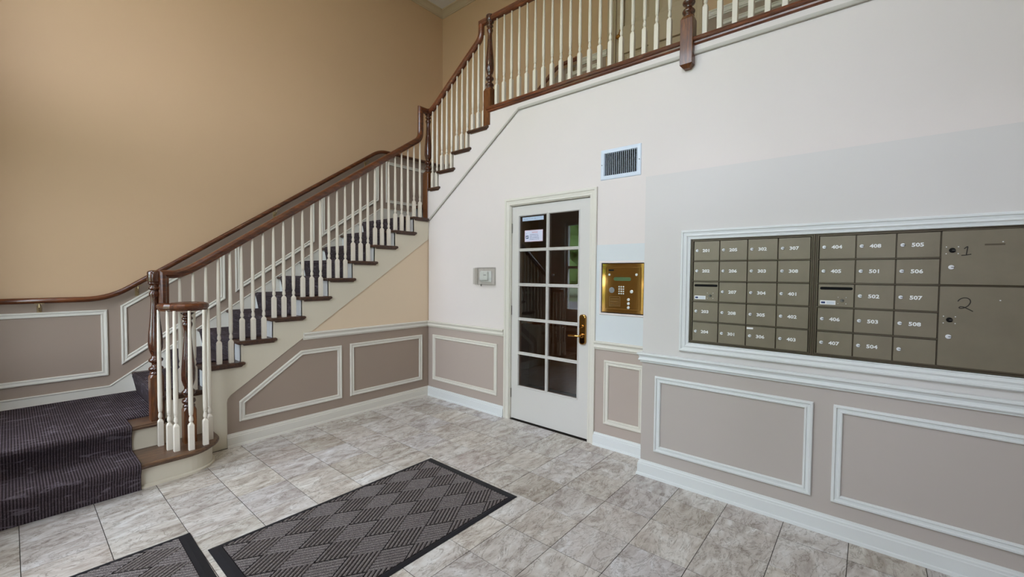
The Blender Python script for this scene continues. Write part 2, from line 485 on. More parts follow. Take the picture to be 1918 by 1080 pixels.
def text(parent, name, s, size, mat, loc, rot=(math.pi/2, 0, 0), sx=1.0, ext=0.0004, align='LEFT'):
    c = bpy.data.curves.new(name, 'FONT'); c.body = s; c.size = size; c.extrude = ext; c.align_x = align
    c.resolution_u = 2; c.offset = 0.0009 if size > 0.02 else 0.0
    o = bpy.data.objects.new(name, c); COL.objects.link(o)
    dg = bpy.context.evaluated_depsgraph_get()
    me = bpy.data.meshes.new_from_object(o.evaluated_get(dg)); COL.objects.unlink(o); bpy.data.objects.remove(o)
    me.name = name
    me.materials.clear(); me.materials.append(mat)
    me.transform(Matrix.Translation(loc) @ Matrix.Rotation(rot[2], 4, 'Z') @ Matrix.Rotation(rot[0], 4, 'X') @ Matrix.Diagonal((sx, 1, 1, 1)))
    o = bpy.data.objects.new(name, me); COL.objects.link(o); o.parent = parent
    return o

# ================================================================== STRUCTURE
# ---- floor with every tile its own piece
bm = bmesh.new(); box(bm, LEFT, RIGHT, FRONT, BACK, -0.06, -0.0014)
floor = tag(finish('floor', bm, M['grout']), kind='structure')
XJ = [0.0135+0.3133*k for k in range(-1, 20)]
YJ = [-0.475-0.3142*k for k in range(-2, 12)]
full = None
for i in range(len(XJ)-1):
    for j in range(len(YJ)-1):
        x0, x1 = XJ[i], XJ[i+1]; y1, y0 = YJ[j], YJ[j+1]
        g = 0.0016
        X0, X1, Y0, Y1 = x0+g, x1-g, y0+g, y1-g
        cx0, cx1, cy0, cy1 = max(X0, 0.0), min(X1, RIGHT), max(Y0, FRONT), min(Y1, DW)
        if cx1-cx0 < 0.02 or cy1-cy0 < 0.02: continue
        if cx0 > 2.84 and cy1 > BOX:
            cy1 = BOX
            if cy1-cy0 < 0.02: continue
        whole = (cx0, cx1, cy0, cy1) == (X0, X1, Y0, Y1)
        cxm, cym = (cx0+cx1)/2, (cy0+cy1)/2
        if whole and full is not None:
            o = bpy.data.objects.new('tile', full); COL.objects.link(o); o.parent = floor
        else:
            bm = bmesh.new()
            box(bm, cx0-cxm, cx1-cxm, cy0-cym, cy1-cym, -0.0035, 0.0, bev=0.0005)
            o = finish('tile', bm, M['tile'], floor)
            if whole: full = o.data
        o.location = (cxm, cym, (0.0004*math.sin(i*7.1+j*3.3)))
# ---- ceiling, outer walls
bm = bmesh.new(); box(bm, LEFT-0.15, RIGHT+0.15, FRONT-0.15, BACK+0.15, TOP, TOP+0.15)
tag(finish('ceiling', bm, M['ceil']), kind='structure')
bm = bmesh.new(); box(bm, LEFT-0.15, LEFT, FRONT-0.15, BACK+0.15, -0.1, TOP)
wall_left = tag(finish('wall_left', bm, M['tan']), kind='structure')
bm = bmesh.new()
holed(bm, 'y', LEFT, RIGHT, 0, TOP, [(1.80, 2.70, 3.249, 5.28)], BACK, BACK+0.15)
wall_back = tag(finish('wall_back', bm, M['tan']), kind='structure')
bm = bmesh.new(); box(bm, RIGHT, RIGHT+0.15, FRONT-0.15, BACK+0.15, -0.1, TOP)
wall_right = tag(finish('wall_right', bm, M['wallbox']), kind='structure')
bm = bmesh.new(); holed(bm, 'y', LEFT-0.15, RIGHT+0.15, -0.1, TOP, HOLES, FRONT-0.15, FRONT)
wall_front = tag(finish('wall_front', bm, M['wallbox']), kind='structure')

# ---- door wall (faces the camera)
D0, D1, DH = 1.305, 2.243, 2.198
bm = bmesh.new()
holed(bm, 'y', 0.0, 6.0, 0, 2.14, [(D0, D1, 0, DH), (2.356, 2.744, 1.170, 1.602)], DW, DW+0.13)
holed(bm, 'y', 1.41, 6.0, 2.14, 3.15, [(D0, D1, 0, DH), (2.363, 2.662, 2.342, 2.535)], DW, DW+0.13)
prism(bm, [(0.0, 2.14), (D0, 2.14), (D0, DH), (1.41, DH), (1.41, 3.15)], 'y', DW, DW+0.13)
wall_door = tag(finish('wall_door', bm, M['wall']), kind='structure')
def wains(parent, poly, axis, d0, d1, mat='taupe'):
    bm = bmesh.new(); prism(bm, poly, axis, d0, d1); return finish('wainscot', bm, M[mat], parent)
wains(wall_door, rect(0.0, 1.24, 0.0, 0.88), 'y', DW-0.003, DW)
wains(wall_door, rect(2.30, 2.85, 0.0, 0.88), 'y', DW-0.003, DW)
panel(wall_door, 'y', DW-0.003, rect(0.09, 1.145, 0.208, 0.759))
panel(wall_door, 'y', DW-0.003, rect(2.395, 2.757, 0.206, 0.762))
bm = bmesh.new(); holed(bm, 'y', 2.302, 2.848, 0.915, 1.757, [(2.356, 2.744, 1.170, 1.602)], DW-0.005, DW)
finish('backing_board', bm, M['board'], wall_door)
bm = bmesh.new(); strip(bm, 'y', rect(2.340, 2.760, 1.154, 1.618), DW-0.005, [(0,0),(0,.004),(.006,.008),(.018,.008),(.018,0)])
finish('recess_edging', bm, M['wall'], wall_door)
tag(run('trim_1', CHAIR, 'y', DW-0.003, 0.0, 1.24, M['cream']), kind='structure')
tag(run('trim_2', CHAIR, 'y', DW-0.003, 2.30, 2.85, M['cream']), kind='structure')
tag(run('baseboard_door', BASE, 'y', DW-0.003, 0.0, 1.238, M['white']), kind='structure')
tag(run('baseboard_intercom', BASE, 'y', DW-0.003, 2.30, 2.85, M['white']), kind='structure')

# ---- wall under the stair (faces +x)
bm = bmesh.new(); prism(bm, [(-2.50, 0), (DW+0.1, 0), (DW+0.1, 1.95), (0.0, 1.95), (-1.28, 1.06), (-2.30, 0.36), (-2.5, 0.3)], 'x', SW-0.06, SW)
wall_stair = tag(finish('wall_stair', bm, M['under']), kind='structure')
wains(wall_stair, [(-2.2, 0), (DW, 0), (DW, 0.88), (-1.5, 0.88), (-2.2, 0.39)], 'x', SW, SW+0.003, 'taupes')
panel(wall_stair, 'x', SW+0.003, [(-2.047, .205), (-1.114, .205), (-1.114, .752), (-1.521, .752), (-2.047, .380)])
panel(wall_stair, 'x', SW+0.003, rect(-1.022, -0.087, 0.205, 0.757))
tag(run('trim_3', CHAIR, 'x', SW+0.003, -1.50, DW, M['cream']), kind='structure')
tag(run('baseboard_stair', BASE, 'x', SW+0.003, -2.142, DW, M['cream']), kind='structure')

# ---- boxed-out mailbox wall
MX0, MX1, MZ0, MZ1 = 3.180, 4.952, 1.030, 1.752
bm = bmesh.new()
holed(bm, 'y', 2.848, RIGHT, 0, 2.225, [(MX0, MX1, MZ0, MZ1)], BOX, BOX+0.03)
box(bm, 2.848, 2.868, BOX+0.03, DW-0.005, 0, 2.225); box(bm, 2.848, RIGHT, BOX+0.03, DW-0.005, 2.205, 2.225)
box(bm, MX0-0.02, MX1+0.02, BOX+0.06, BOX+0.065, MZ0-0.02, MZ1+0.02)
wall_box = tag(finish('wall_mailbox', bm, M['wallbox']), kind='structure')
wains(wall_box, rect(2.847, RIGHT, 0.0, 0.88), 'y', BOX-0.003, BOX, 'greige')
panel(wall_box, 'y', BOX-0.003, rect(2.949, 3.903, 0.200, 0.760), M['white'])
panel(wall_box, 'y', BOX-0.003, rect(3.997, 4.95, 0.200, 0.765), M['white'])
panel(wall_box, 'y', BOX-0.003, rect(5.04, 5.80, 0.200, 0.765), M['white'])
def boxrun(name, prof, mat):
    bm = bmesh.new(); pr = prof
    # returns round the box's left corner, mitred
    rings = [[(2.848-o, DW-0.02, z) for o, z in pr], [(2.848-o, BOX-0.003-o, z) for o, z in pr], [(RIGHT, BOX-0.003-o, z) for o, z in pr]]
    loft(bm, rings); return tag(finish(name, bm, mat), kind='structure')
boxrun('trim_4', [(o, z+.002) for o, z in CHAIR], M['white'])
boxrun('baseboard_mailbox', BASE, M['white'])
bm = bmesh.new()
strip(bm, 'y', rect(MX0-.062, MX1+.062, MZ0-.062, MZ1+.060), BOX, [(0,0),(0,.016),(.006,.022),(.014,.022),(.018,.017),(.030,.015),(.040,.019),(.046,.013),(.056,.010),(.060,.014),(.064,.012),(.064,0)])
tag(finish('trim_5', bm, M['white']), kind='structure')

# ---- crown moulding
CROWN = [(0,-.080),(.010,-.080),(.014,-.068),(.028,-.060),(.055,-.034),(.078,-.018),(.092,-.014),(.098,0),(0,0)]
tag(run('trim_6', CROWN, 'x', LEFT, FRONT, BACK, M['crown'], dz=TOP), kind='structure')
tag(run('trim_7', CROWN, 'y', BACK, LEFT, RIGHT, M['crown'], dz=TOP), kind='structure')

# ---- left wall: wainscot that follows the stair, skirt, panel mouldings
hz = lambda y: 1.248 if y < -2.73 else min(3.20, 1.248+0.697*(y+2.73))       # line of the wall rail
poly = [(FRONT, 0.361), (-2.60, 0.361), (-2.55, 0.45), (0.0, 2.166), (BACK, 2.166), (BACK, 3.20), (0.07, 3.20), (-2.73, 1.248), (FRONT, 1.248)]
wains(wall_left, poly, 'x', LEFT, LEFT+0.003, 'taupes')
L3 = LEFT+0.003
panel(wall_left, 'x', L3, rect(-3.62, -2.735, 0.54, 1.144))
sl = lambda y0, y1, zb, h: [(y0, zb), (y1, zb+0.694*(y1-y0)), (y1, zb+0.694*(y1-y0)+h), (y0, zb+h)]
panel(wall_left, 'x', L3, sl(-2.645, -1.800, 0.622, 0.553))
panel(wall_left, 'x', L3, sl(-1.705, -0.830, 1.275, 0.553))
panel(wall_left, 'x', L3, sl(-0.740, 0.080, 1.950, 0.535))
panel(wall_left, 'x', L3, rect(0.195, 1.10, 2.505, 3.09))
bm = bmesh.new()
sk = [(FRONT, 0.355), (-2.0, 0.355), (0.0, 1.8), (BACK, 2.166), (BACK, 2.412), (0.11, 2.412), (-2.733, 0.442), (FRONT, 0.442)]
prism(bm, sk, 'x', LEFT, LEFT+0.014)
finish_sk = tag(finish('baseboard_left', bm, M['cream']), kind='structure')
bm = bmesh.new()
strip(bm, 'x', [(FRONT, .445), (-2.733, .445), (0.11, 2.415), (BACK, 2.415)], LEFT+0.003, [(0,0),(0,.016),(.008,.018),(.012,.012),(.014,0)], closed=False, side=-1)
finish('cap_moulding', bm, M['cream'], finish_sk)

# ---- back wall upper part: wainscot, chair rail, door
U = BACK
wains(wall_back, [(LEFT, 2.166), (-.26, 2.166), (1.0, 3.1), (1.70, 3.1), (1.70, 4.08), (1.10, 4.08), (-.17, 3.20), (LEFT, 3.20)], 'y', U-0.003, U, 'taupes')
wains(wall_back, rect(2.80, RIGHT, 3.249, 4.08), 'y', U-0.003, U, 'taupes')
panel(wall_back, 'y', U-0.003, rect(LEFT+.1, -.30, 2.505, 3.09))
panel(wall_back, 'y', U-0.003, rect(1.16, 1.62, 3.46, 4.0))
for a in (2.92, 3.90, 4.88): panel(wall_back, 'y', U-0.003, rect(a, a+.88, 3.46, 3.99))
UP = [(o, z-.88) for o, z in CHAIR]
tag(run('trim_8', UP, 'y', U-.003, 1.37, 1.72, M['cream'], dz=4.075), kind='structure')
tag(run('trim_9', UP, 'y', U-.003, 2.79, RIGHT, M['cream'], dz=4.075), kind='structure')
tag(run('baseboard_hall', BASE, 'y', U-.003, 2.79, RIGHT, M['cream'], dz=3.249), kind='structure')

def door_casing(name, axis, wall, x0, x1, z0, z1, w, mat):
    bm = bmesh.new()
    strip(bm, axis, [(x0-w, z0), (x0-w, z1+w), (x1+w, z1+w), (x1+w, z0)], wall,
          [(0,0),(0,.017),(.004,.020),(.022,.020),(.026,.014),(w*.72,.010),(w*.8,.013),(w-.004,.013),(w,.008),(w,0)], closed=False, side=-1)
    return bm
bm = door_casing('x', 'y', U-.001, 1.80, 2.70, 3.249, 5.28, .075, M['cream'])
box(bm, 1.80, 2.70, U+.13, U+.14, 3.249, 5.28)
box(bm, 1.80, 1.815, U, U+.13, 3.249, 5.28); box(bm, 2.685, 2.70, U, U+.13, 3.249, 5.28); box(bm, 1.80, 2.70, U, U+.13, 5.265, 5.28)
door_2 = tag(finish('door_2', bm, M['crown']), kind='structure')
bm = bmesh.new()
pan = [(1.90, 2.20, 3.48, 4.03), (2.30, 2.60, 3.48, 4.03), (1.90, 2.20, 4.33, 4.86), (2.30, 2.60, 4.33, 4.86), (1.90, 2.20, 4.96, 5.17), (2.30, 2.60, 4.96, 5.17)]
holed(bm, 'y', 1.817, 2.683, 3.26, 5.262, pan, U+.03, U+.07)
leaf2 = finish('door_leaf', bm, M['crown'], door_2)
for p in pan:
    bm = bmesh.new()
    a0, a1, b0, b1 = p
    loft(bm, [[(a0,U+.062,b0),(a1,U+.062,b0),(a1,U+.062,b1),(a0,U+.062,b1)],[(a0+.012,U+.048,b0+.012),(a1-.012,U+.048,b0+.012),(a1-.012,U+.048,b1-.012),(a0+.012,U+.048,b1-.012)],[(a0+.045,U+.036,b0+.045),(a1-.045,U+.036,b0+.045),(a1-.045,U+.036,b1-.045),(a0+.045,U+.036,b1-.045)]])
    finish('raised_panel', bm, M['crown'], leaf2)
# brass knob on an ornate plate
bm = bmesh.new()
out = [(0,-.10),(.014,-.092),(.010,-.078),(.020,-.062),(.026,-.03),(.022,0),(.026,.03),(.020,.062),(.010,.078),(.014,.092),(0,.10)]
pl = [(1.868+a, 4.215+b) for a, b in out]+[(1.868-a, 4.215+b) for a, b in out[::-1][1:-1]]
prism(bm, pl, 'y', U+.022, U+.030)
pr = [(.0,0),(.022,0),(.022,.006),(.010,.012),(.010,.035),(.024,.045),(.028,.056),(.020,.068),(.0,.072)]
bm2 = bmesh.new(); lathe(bm2, pr, 0, 0, 0, 14)
bmesh.ops.transform(bm2, verts=bm2.verts, matrix=Matrix.Translation((1.868, U+.022, 4.20)) @ Matrix.Rotation(math.pi/2, 4, 'X'))
me = bpy.data.meshes.new('t'); bm2.to_mesh(me); bm.from_mesh(me); bm2.free(); bpy.data.meshes.remove(me)
finish('door_knob', bm, M['brass'], door_2, smooth=False)

# ================================================================== GLAZED DOOR
bm = door_casing('x', 'y', DW, D0+.004, D1-.006, 0.0, DH-.004, .068, M['cream'])
box(bm, D0, D0+.012, DW, DW+.13, 0, DH); box(bm, D1-.012, D1, DW, DW+.13, 0, DH); box(bm, D0, D1, DW, DW+.13, DH-.010, DH)
box(bm, D0+.012, D0+.024, DW+.068, DW+.08, 0, DH-.01); box(bm, D1-.024, D1-.012, DW+.068, DW+.08, 0, DH-.01)
door_1 = tag(finish('door_1', bm, M['cream']), kind='structure')
LX0, LX1, LZ0, LZ1 = 1.318, 2.228, 0.012, 2.183
GX = [(1.408, 1.748), (1.772, 2.106)]
rows = [0.357, 0.694, 1.043, 1.392, 1.741, 2.082]
GZ = [(rows[i]+(0.012 if i else 0), rows[i+1]-(0.012 if i < 4 else 0)) for i in range(5)]
hl = [(a, b, c, d) for a, b in GX for c, d in GZ]
F0 = DW+0.022
bm = bmesh.new(); holed(bm, 'y', LX0, LX1, LZ0, LZ1, hl, F0, F0+.044)
leaf = finish('door_leaf', bm, M['doorpaint'], door_1)
for a, b, c, d in hl:
    bm = bmesh.new()
    strip(bm, 'y', rect(a-.009, b+.009, c-.009, d+.009), F0, [(0,0),(0,.004),(.004,.007),(.009,.004),(.013,-.010),(.013,-.012),(.006,-.012)])
    finish('glazing_bead', bm, M['doorpaint'], leaf)
    boxo('pane', (a, b, F0+.018, F0+.022, c, d), M['glass'], leaf)
# hinges
for z in (1.965, 1.127, 0.272):
    bm = bmesh.new()
    for k in range(5):
        lathe(bm, [(0.0, 0), (.0065, 0.001), (.0065, .0185), (0.0, .0195)], D0+.006, F0-.012, z-.05+k*.020, 10)
    box(bm, D0-.004, D0+.018, F0-.004, F0-.001, z-.048, z+.048)
    finish('hinge', bm, M['steel'], door_1)
# brass lever set
bm = bmesh.new()
def roundrect(a0, a1, b0, b1, r, n=5):
    pts = []
    for cx, cy, s in ((a1-r, b0+r, -90), (a1-r, b1-r, 0), (a0+r, b1-r, 90), (a0+r, b0+r, 180)):
        for k in range(n+1):
            t = math.radians(s+90*k/n); pts.append((cx+r*math.cos(t), cy+r*math.sin(t)))
    return pts
def layered(bm, layers, axis='y', mi=0):
    """layers = [(poly, coordinate)]"""
    rings = []
    for poly, d in layers:
        rings.append([(a, d, b) if axis == 'y' else (d, a, b) for a, b in poly])
    loft(bm, rings, mi=mi)
rr = lambda i: roundrect(2.136+i, 2.200-i, 0.868+i, 1.140-i, .026-i)
layered(bm, [(rr(0), F0), (rr(0), F0-.020), (rr(.002), F0-.026), (rr(.006), F0-.028), (rr(.009), F0-.024), (rr(.010), F0-.024)])
plate = finish('lock_plate', bm, M['brass'], door_1)
bm = bmesh.new()
c_ = [(.0,0),(.016,0),(.016,.010),(.012,.016),(.008,.016),(.007,.010),(0,.010)]
lathe(bm, c_, 0, 0, 0, 16)
bmesh.ops.transform(bm, verts=bm.verts, matrix=Matrix.Translation((2.167, F0-.022, 1.030)) @ Matrix.Rotation(math.pi/2, 4, 'X'))
finish('key_cylinder', bm, M['brass'], plate)
bm = bmesh.new()
lathe(bm, [(0,0),(.020,0),(.020,.008),(.011,.014),(.010,.05),(0,.052)], 0, 0, 0, 16)
bmesh.ops.transform(bm, verts=bm.verts, matrix=Matrix.Translation((2.167, F0-.022, 0.949)) @ Matrix.Rotation(math.pi/2, 4, 'X'))
ov = [(.010*math.cos(t*math.pi/6), .009*math.sin(t*math.pi/6)) for t in range(12)]
sweep(bm, [(Vector((2.180, F0-.062, .949)), (0,0,1)), (Vector((2.160, F0-.064, .949)), (0,0,1)), (Vector((2.12, F0-.064, .948)), (0,0,1)), (Vector((2.045, F0-.058, .945)), (0,0,1))], ov)
finish('lever_handle', bm, M['brass'], plate)
# push bar on the far side of the door
bm = bmesh.new()
sweep(bm, [(Vector((1.36, F0+.085, 1.005)), (0,0,1)), (Vector((2.18, F0+.085, 1.005)), (0,0,1))], [(.014*math.cos(t*math.pi/5), .014*math.sin(t*math.pi/5)) for t in range(10)])
box(bm, 1.34, 1.39, F0+.044, F0+.10, .97, 1.04); box(bm, 2.15, 2.20, F0+.044, F0+.10, .95, 1.06)
finish('push_bar', bm, M['brass'], door_1)
# dark hall beyond the glass
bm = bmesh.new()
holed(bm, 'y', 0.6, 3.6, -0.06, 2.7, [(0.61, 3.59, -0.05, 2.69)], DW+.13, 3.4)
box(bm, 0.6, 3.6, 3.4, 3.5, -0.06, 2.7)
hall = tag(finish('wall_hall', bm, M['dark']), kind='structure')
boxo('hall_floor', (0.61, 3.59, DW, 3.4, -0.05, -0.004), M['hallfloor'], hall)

# stickers on the glass
st = thing('paper_strip', (1.57, F0+.016, 2.03), 'pale blue paper strip taped along the top of the upper left door pane', 'sticker')
inv(st, boxo('strip_sheet', (1.437, 1.700, F0+.0150, F0+.0172, 2.030, 2.068), M['bluestrip']))
for i, xx in enumerate((1.462, 1.492, 1.558, 1.592)):
    inv(st, text(None, 'print_mark', 'AEFN'[i], .012, M['blue'], (xx, F0+.0149, 2.045)))
st = thing('notice_card', (1.58, F0+.016, 1.822), 'small white notice card with red border and heading on the upper left pane', 'notice')
inv(st, boxo('card_sheet', (1.468, 1.692, F0+.0150, F0+.0172, 1.822, 1.936), M['notice']))
bm = bmesh.new(); strip(bm, 'y', rect(1.469, 1.691, 1.823, 1.935), F0+.0150, [(0,0),(0,.0004),(.004,.0004),(.004,0)])
M['pink'] = solid('pink_border_print', (226, 186, 200), 0.5)
inv(st, finish('card_border', bm, M['pink']))
inv(st, text(None, 'heading', 'NOTICE!', .018, M['red'], (1.560, F0+.0148, 1.906)))
for i, s in enumerate(('THESE PREMISES MAY BE', 'SUBJECT TO AUDIO AND', 'VIDEO MONITORING AND', 'RECORDING AT ANY TIME')):
    inv(st, text(None, 'print_line', s, .0095, M['blue'], (1.532, F0+.0148, 1.888-.0155*i)))
inv(st, boxo('emblem', (1.482, 1.516, F0+.0146, F0+.0150, 1.853, 1.883), M['blue']))
bm = bmesh.new(); prism(bm, [(1.486, 1.860), (1.510, 1.866), (1.513, 1.876), (1.498, 1.870), (1.493, 1.876)], 'y', F0+.0143, F0+.0147)
inv(st, finish('emblem_mark', bm, M['whiteprint']))
inv(st, text(None, 'small_print', 'usa', .010, M['blue'], (1.485, F0+.0148, 1.900)))

# ================================================================== STAIRCASE
def yr(k): return -2.55+0.26*(k-3)          # riser plane of step k, lower flight (k=3..12)
def xr(k): return 0.20+0.26*(k-15)          # riser plane, upper flight (k=13..18)
def zs(k): return RISE*k
stair = thing('staircase', (-0.6, -1.3, 0.0), 'L-shaped staircase with wood treads, cream stringer and white risers beside the tan wall', 'staircase')
def part(o, p=stair): return inv(p, o)
# starting step with a rounded end
def bull(off):
    r = [(-1.19, FRONT+.001), (.335+off, FRONT+.001), (.335+off, -2.50)]
    for t in range(1, 10):
        a = math.radians(90*t/9); r.append((.115+(.22+off)*math.cos(a), -2.50+(.215+off)*math.sin(a)))
    r += [(-0.02, -2.285+off), (-0.02, -2.5), (-1.19, -2.5)]
    return r
bm = bmesh.new()
rings = [[(a, b, z) for a, b in bull(o)] for o, z in ((0, .0), (0, RISE-.032))]
loft(bm, rings)
part(finish('starting_riser', bm, M['stringer']))
bm = bmesh.new()
loft(bm, [[(a, b, z) for a, b in bull(o)] for o, z in ((.016, 0), (.016, .014), (.008, .020), (.0, .022))], caps=False)
part(finish('shoe_moulding', bm, M['stringer']))
bm = bmesh.new()
loft(bm, [[(a, b, z) for a, b in bull(o)] for o, z in ((.012, RISE-.046), (.012, RISE-.034), (.030, RISE-.032), (.042, RISE-.026), (.047, RISE-.016), (.044, RISE-.006), (.036, RISE))])
part(finish('starting_tread', bm, M['step']))
# step 2 (lower landing)
part(boxo('riser', (-1.19, .030, FRONT+.001, -2.520, RISE, 2*RISE-.03), M['stringer']))
bm = bmesh.new(); prism(bm, [(-1.186, FRONT+.001), (.050, FRONT+.001), (.066, FRONT+.001), (.066, -2.613), (.034, -2.613), (.034, -2.56), (0, -2.56), (0, -2.53), (-1.186, -2.53)], 'z', 2*RISE-.030, 2*RISE)
bmesh.ops.bevel(bm, geom=[e for e in bm.edges if abs(e.verts[0].co.x-.066) < 1e-4 and abs(e.verts[1].co.x-.066) < 1e-4 and abs(e.verts[0].co.z-e.verts[1].co.z) < 1e-4], offset=.012, segments=3, affect='EDGES')
part(finish('lower_landing', bm, M['step']))
XL = LEFT+.016
for k in range(3, 13):
    part(boxo('riser', (XL, -.001, yr(k), yr(k)+.018, zs(k-1), zs(k)-.03), M['white']))
    last = k == 12
    bm = bmesh.new()
    y0 = yr(k)-.030; y1 = yr(k)+.275 if not last else BACK
    # moulded cross section of the nosing, then the return over the stringer
    yb = (yr(k)+.262) if not last else 0.012
    nose = [(y0+.014, zs(k)-.030), (y0+.004, zs(k)-.026), (y0, zs(k)-.015), (y0+.004, zs(k)-.004), (y0+.014, zs(k)), (yb, zs(k)), (yb, zs(k)-.030)]
    prism(bm, nose, 'x', XL, .0)
    tip = yr(k)+.260+.030 if not last else .012
    ret = [(y0+.014, -.030), (y0+.003, -.024), (y0, -.015), (y0+.004, -.004), (y0+.014, .0), (tip-.012, .0), (tip-.003, -.005), (tip, -.015), (tip-.006, -.026), (tip-.020, -.030), (tip-.030, -.042), (y0+.05, -.042), (y0+.040, -.030)]
    rings = []
    for xo, s in ((-.001, 0), (.020, 0), (.028, .004), (.031, .010)):
        rr_ = []
        for a, b in ret:
            zz = b-s if b > -.012 else (b+s if b < -.02 else b)
            aa = a+s if a < y0+.02 else (a-s if a > tip-.02 else a)
            if b < -.035: zz = b; xo2 = min(xo, .014)
            else: xo2 = xo
            rr_.append((xo2, aa, zs(k)+zz))
        rings.append(rr_)
    loft(bm, rings)
    part(finish('tread', bm, M['tread']))
# turn landing and upper flight
part(boxo('turn_landing', (XL, -.30, .013, BACK-.004, zs(12)-.05, zs(12)), M['tread']))
part(boxo('landing_edge', (XL, -.30, .0125, .0129, zs(12)-.2, zs(12)-.051), M['stringer']))
for k in range(13, 18):
    part(boxo('riser', (xr(k), xr(k)+.018, DW+.012, BACK-.004, zs(k-1), zs(k)-.03), M['white']))
    x0 = xr(k)-.030; xb = xr(k)+.262; tip = xr(k)+.290
    bm = bmesh.new()
    nose = [(x0+.014, zs(k)-.030), (x0+.004, zs(k)-.026), (x0, zs(k)-.015), (x0+.004, zs(k)-.004), (x0+.014, zs(k)), (xb, zs(k)), (xb, zs(k)-.030)]
    prism(bm, nose, 'y', DW, BACK-.004)
    a0 = max(x0, -.0) if k < 14 else x0
    if k >= 14:
        a0 = x0 if k > 14 else 0.006
        ret = [(a0+.014, -.030), (a0+.003, -.024), (a0, -.015), (a0+.004, -.004), (a0+.014, .0), (tip-.012, .0), (tip-.003, -.005), (tip, -.015), (tip-.006, -.026), (tip-.020, -.030), (tip-.030, -.042), (a0+.05, -.042), (a0+.040, -.030)]
        rings = []
        for yo, s in ((.012, 0), (-.018, 0), (-.026, .004), (-.030, .010)):
            ring = []
            for a, b in ret:
                zz = b-s if b > -.012 else (b+s if b < -.02 else b)
                aa = a+s if a < a0+.02 else (a-s if a > tip-.02 else a)
                ring.append((aa, max(yo, -.012) if b < -.035 else yo, zs(k)+zz))
            rings.append(ring)
        loft(bm, rings)
    part(finish('tread', bm, M['tread']))
part(boxo('riser', (xr(18), xr(18)+.018, DW+.012, BACK-.004, zs(17), zs(18)-.03), M['white']))
# cut stringer of the lower flight
pts = [(-2.555, 0.0), (-2.140, 0.0), (-2.140, .389), (-2.134, .420), (-2.111, .449), (-2.043, .496), (-1.532, .850), (0.008, 1.916), (0.008, zs(12)-.030)]
for k in range(12, 3, -1):
    pts += [(yr(k), zs(k)-.030), (yr(k), zs(k-1)-.030)]
pts += [(yr(3), zs(3)-.030)]
bm = bmesh.new(); prism(bm, pts, 'x', -.022, .0)
part(finish('cut_stringer', bm, M['stringer']))
# cut stringer of the upper flight and balcony fascia
pts = [(0.0, 2.140), (1.411, 3.150), (6.0-.1, 3.150), (6.0-.1, zs(18)-.030), (xr(18), zs(18)-.030)]
pts = [(0.0, 2.150), (1.405, 3.150), (1.405, zs(18)-.03), (xr(18), zs(18)-.030)]
for k in range(17, 13, -1):
    pts += [(xr(k+1), zs(k)-.030)] if k < 17 else [(xr(18), zs(17)-.030)]
    pts += [(xr(k) if k > 14 else 0.0, zs(k)-.030)]
bm = bmesh.new(); prism(bm, pts, 'y', -.003, DW+.012)
part(finish('upper_stringer', bm, M['wall']))
bm = bmesh.new()
strip(bm, 'y', [(0.0, 2.150), (1.411, 3.157), (1.45, 3.157)], .0, [(0,0),(0,.006),(.004,.011),(.016,.011),(.022,.006),(.022,0)], closed=False, side=-1)
part(finish('stringer_moulding', bm, M['edge']))
# balcony edge
balc = tag(boxo('floor_balcony', (1.0, RIGHT, DW+.002, BACK-.004, 3.151, 3.248), M['ceil']), kind='structure')
boxo('fascia', (1.405, RIGHT, -.003, DW-.0005, 3.150, 3.215), M['wall'], balc)
bm = bmesh.new(); extr(bm, [(0,3.157),(.011,3.155),(.013,3.145),(.009,3.134),(.0,3.130)], 'y', 0.0, 1.42, RIGHT)
finish('fascia_moulding', bm, M['edge'], balc)
bm = bmesh.new(); extr(bm, [(-.10,3.249),(.034,3.249),(.042,3.244),(.045,3.234),(.041,3.224),(.032,3.219),(.022,3.218),(.020,3.207),(.010,3.199),(.003,3.197),(-.10,3.197)], 'y', 0.0, xr(18)+.02, RIGHT)
finish('balcony_nosing', bm, M['railx'], balc)

# ---- carpet runner
def ribbon(bm, prof, base, axis, a0, a1, mi=0):
    """prof/base polylines of equal length (u,z), extruded between a0 and a1"""
    P = (lambda u, a, z: (a, u, z)) if axis == 'x' else (lambda u, a, z: (u, a, z))
    T0 = [bm.verts.new(P(u, a0, z)) for u, z in prof]; T1 = [bm.verts.new(P(u, a1, z)) for u, z in prof]
    B0 = [bm.verts.new(P(u, a0, z)) for u, z in base]; B1 = [bm.verts.new(P(u, a1, z)) for u, z in base]
    for i in range(len(prof)-1):
        bm.faces.new((T0[i], T0[i+1], T1[i+1], T1[i])).material_index = mi
        bm.faces.new((T0[i], B0[i], B0[i+1], T0[i+1])).material_index = mi
        bm.faces.new((T1[i], T1[i+1], B1[i+1], B1[i])).material_index = mi
    bm.faces.new((T0[0], T1[0], B1[0], B0[0])).material_index = mi
    bm.faces.new((T0[-1], B0[-1], B1[-1], T1[-1])).material_index = mi
carpet = thing('stair_carpet', (-.6, -2.8, 0.37), 'dark plum ribbed stair carpet with pale flecks covering the steps', 'carpet')
T = .012
pf = [(.366, .002), (.366, .10), (.388, RISE-.04), (.394, RISE-.012), (.388, RISE+.006), (.370, RISE+T),
      (.060, RISE+T), (.046, RISE+.03), (.050, 2*RISE-.08), (.072, 2*RISE-.036), (.079, 2*RISE-.014), (.073, 2*RISE+.006), (.056, 2*RISE+T), (-1.135, 2*RISE+T), (-1.137, 2*RISE+.001)]
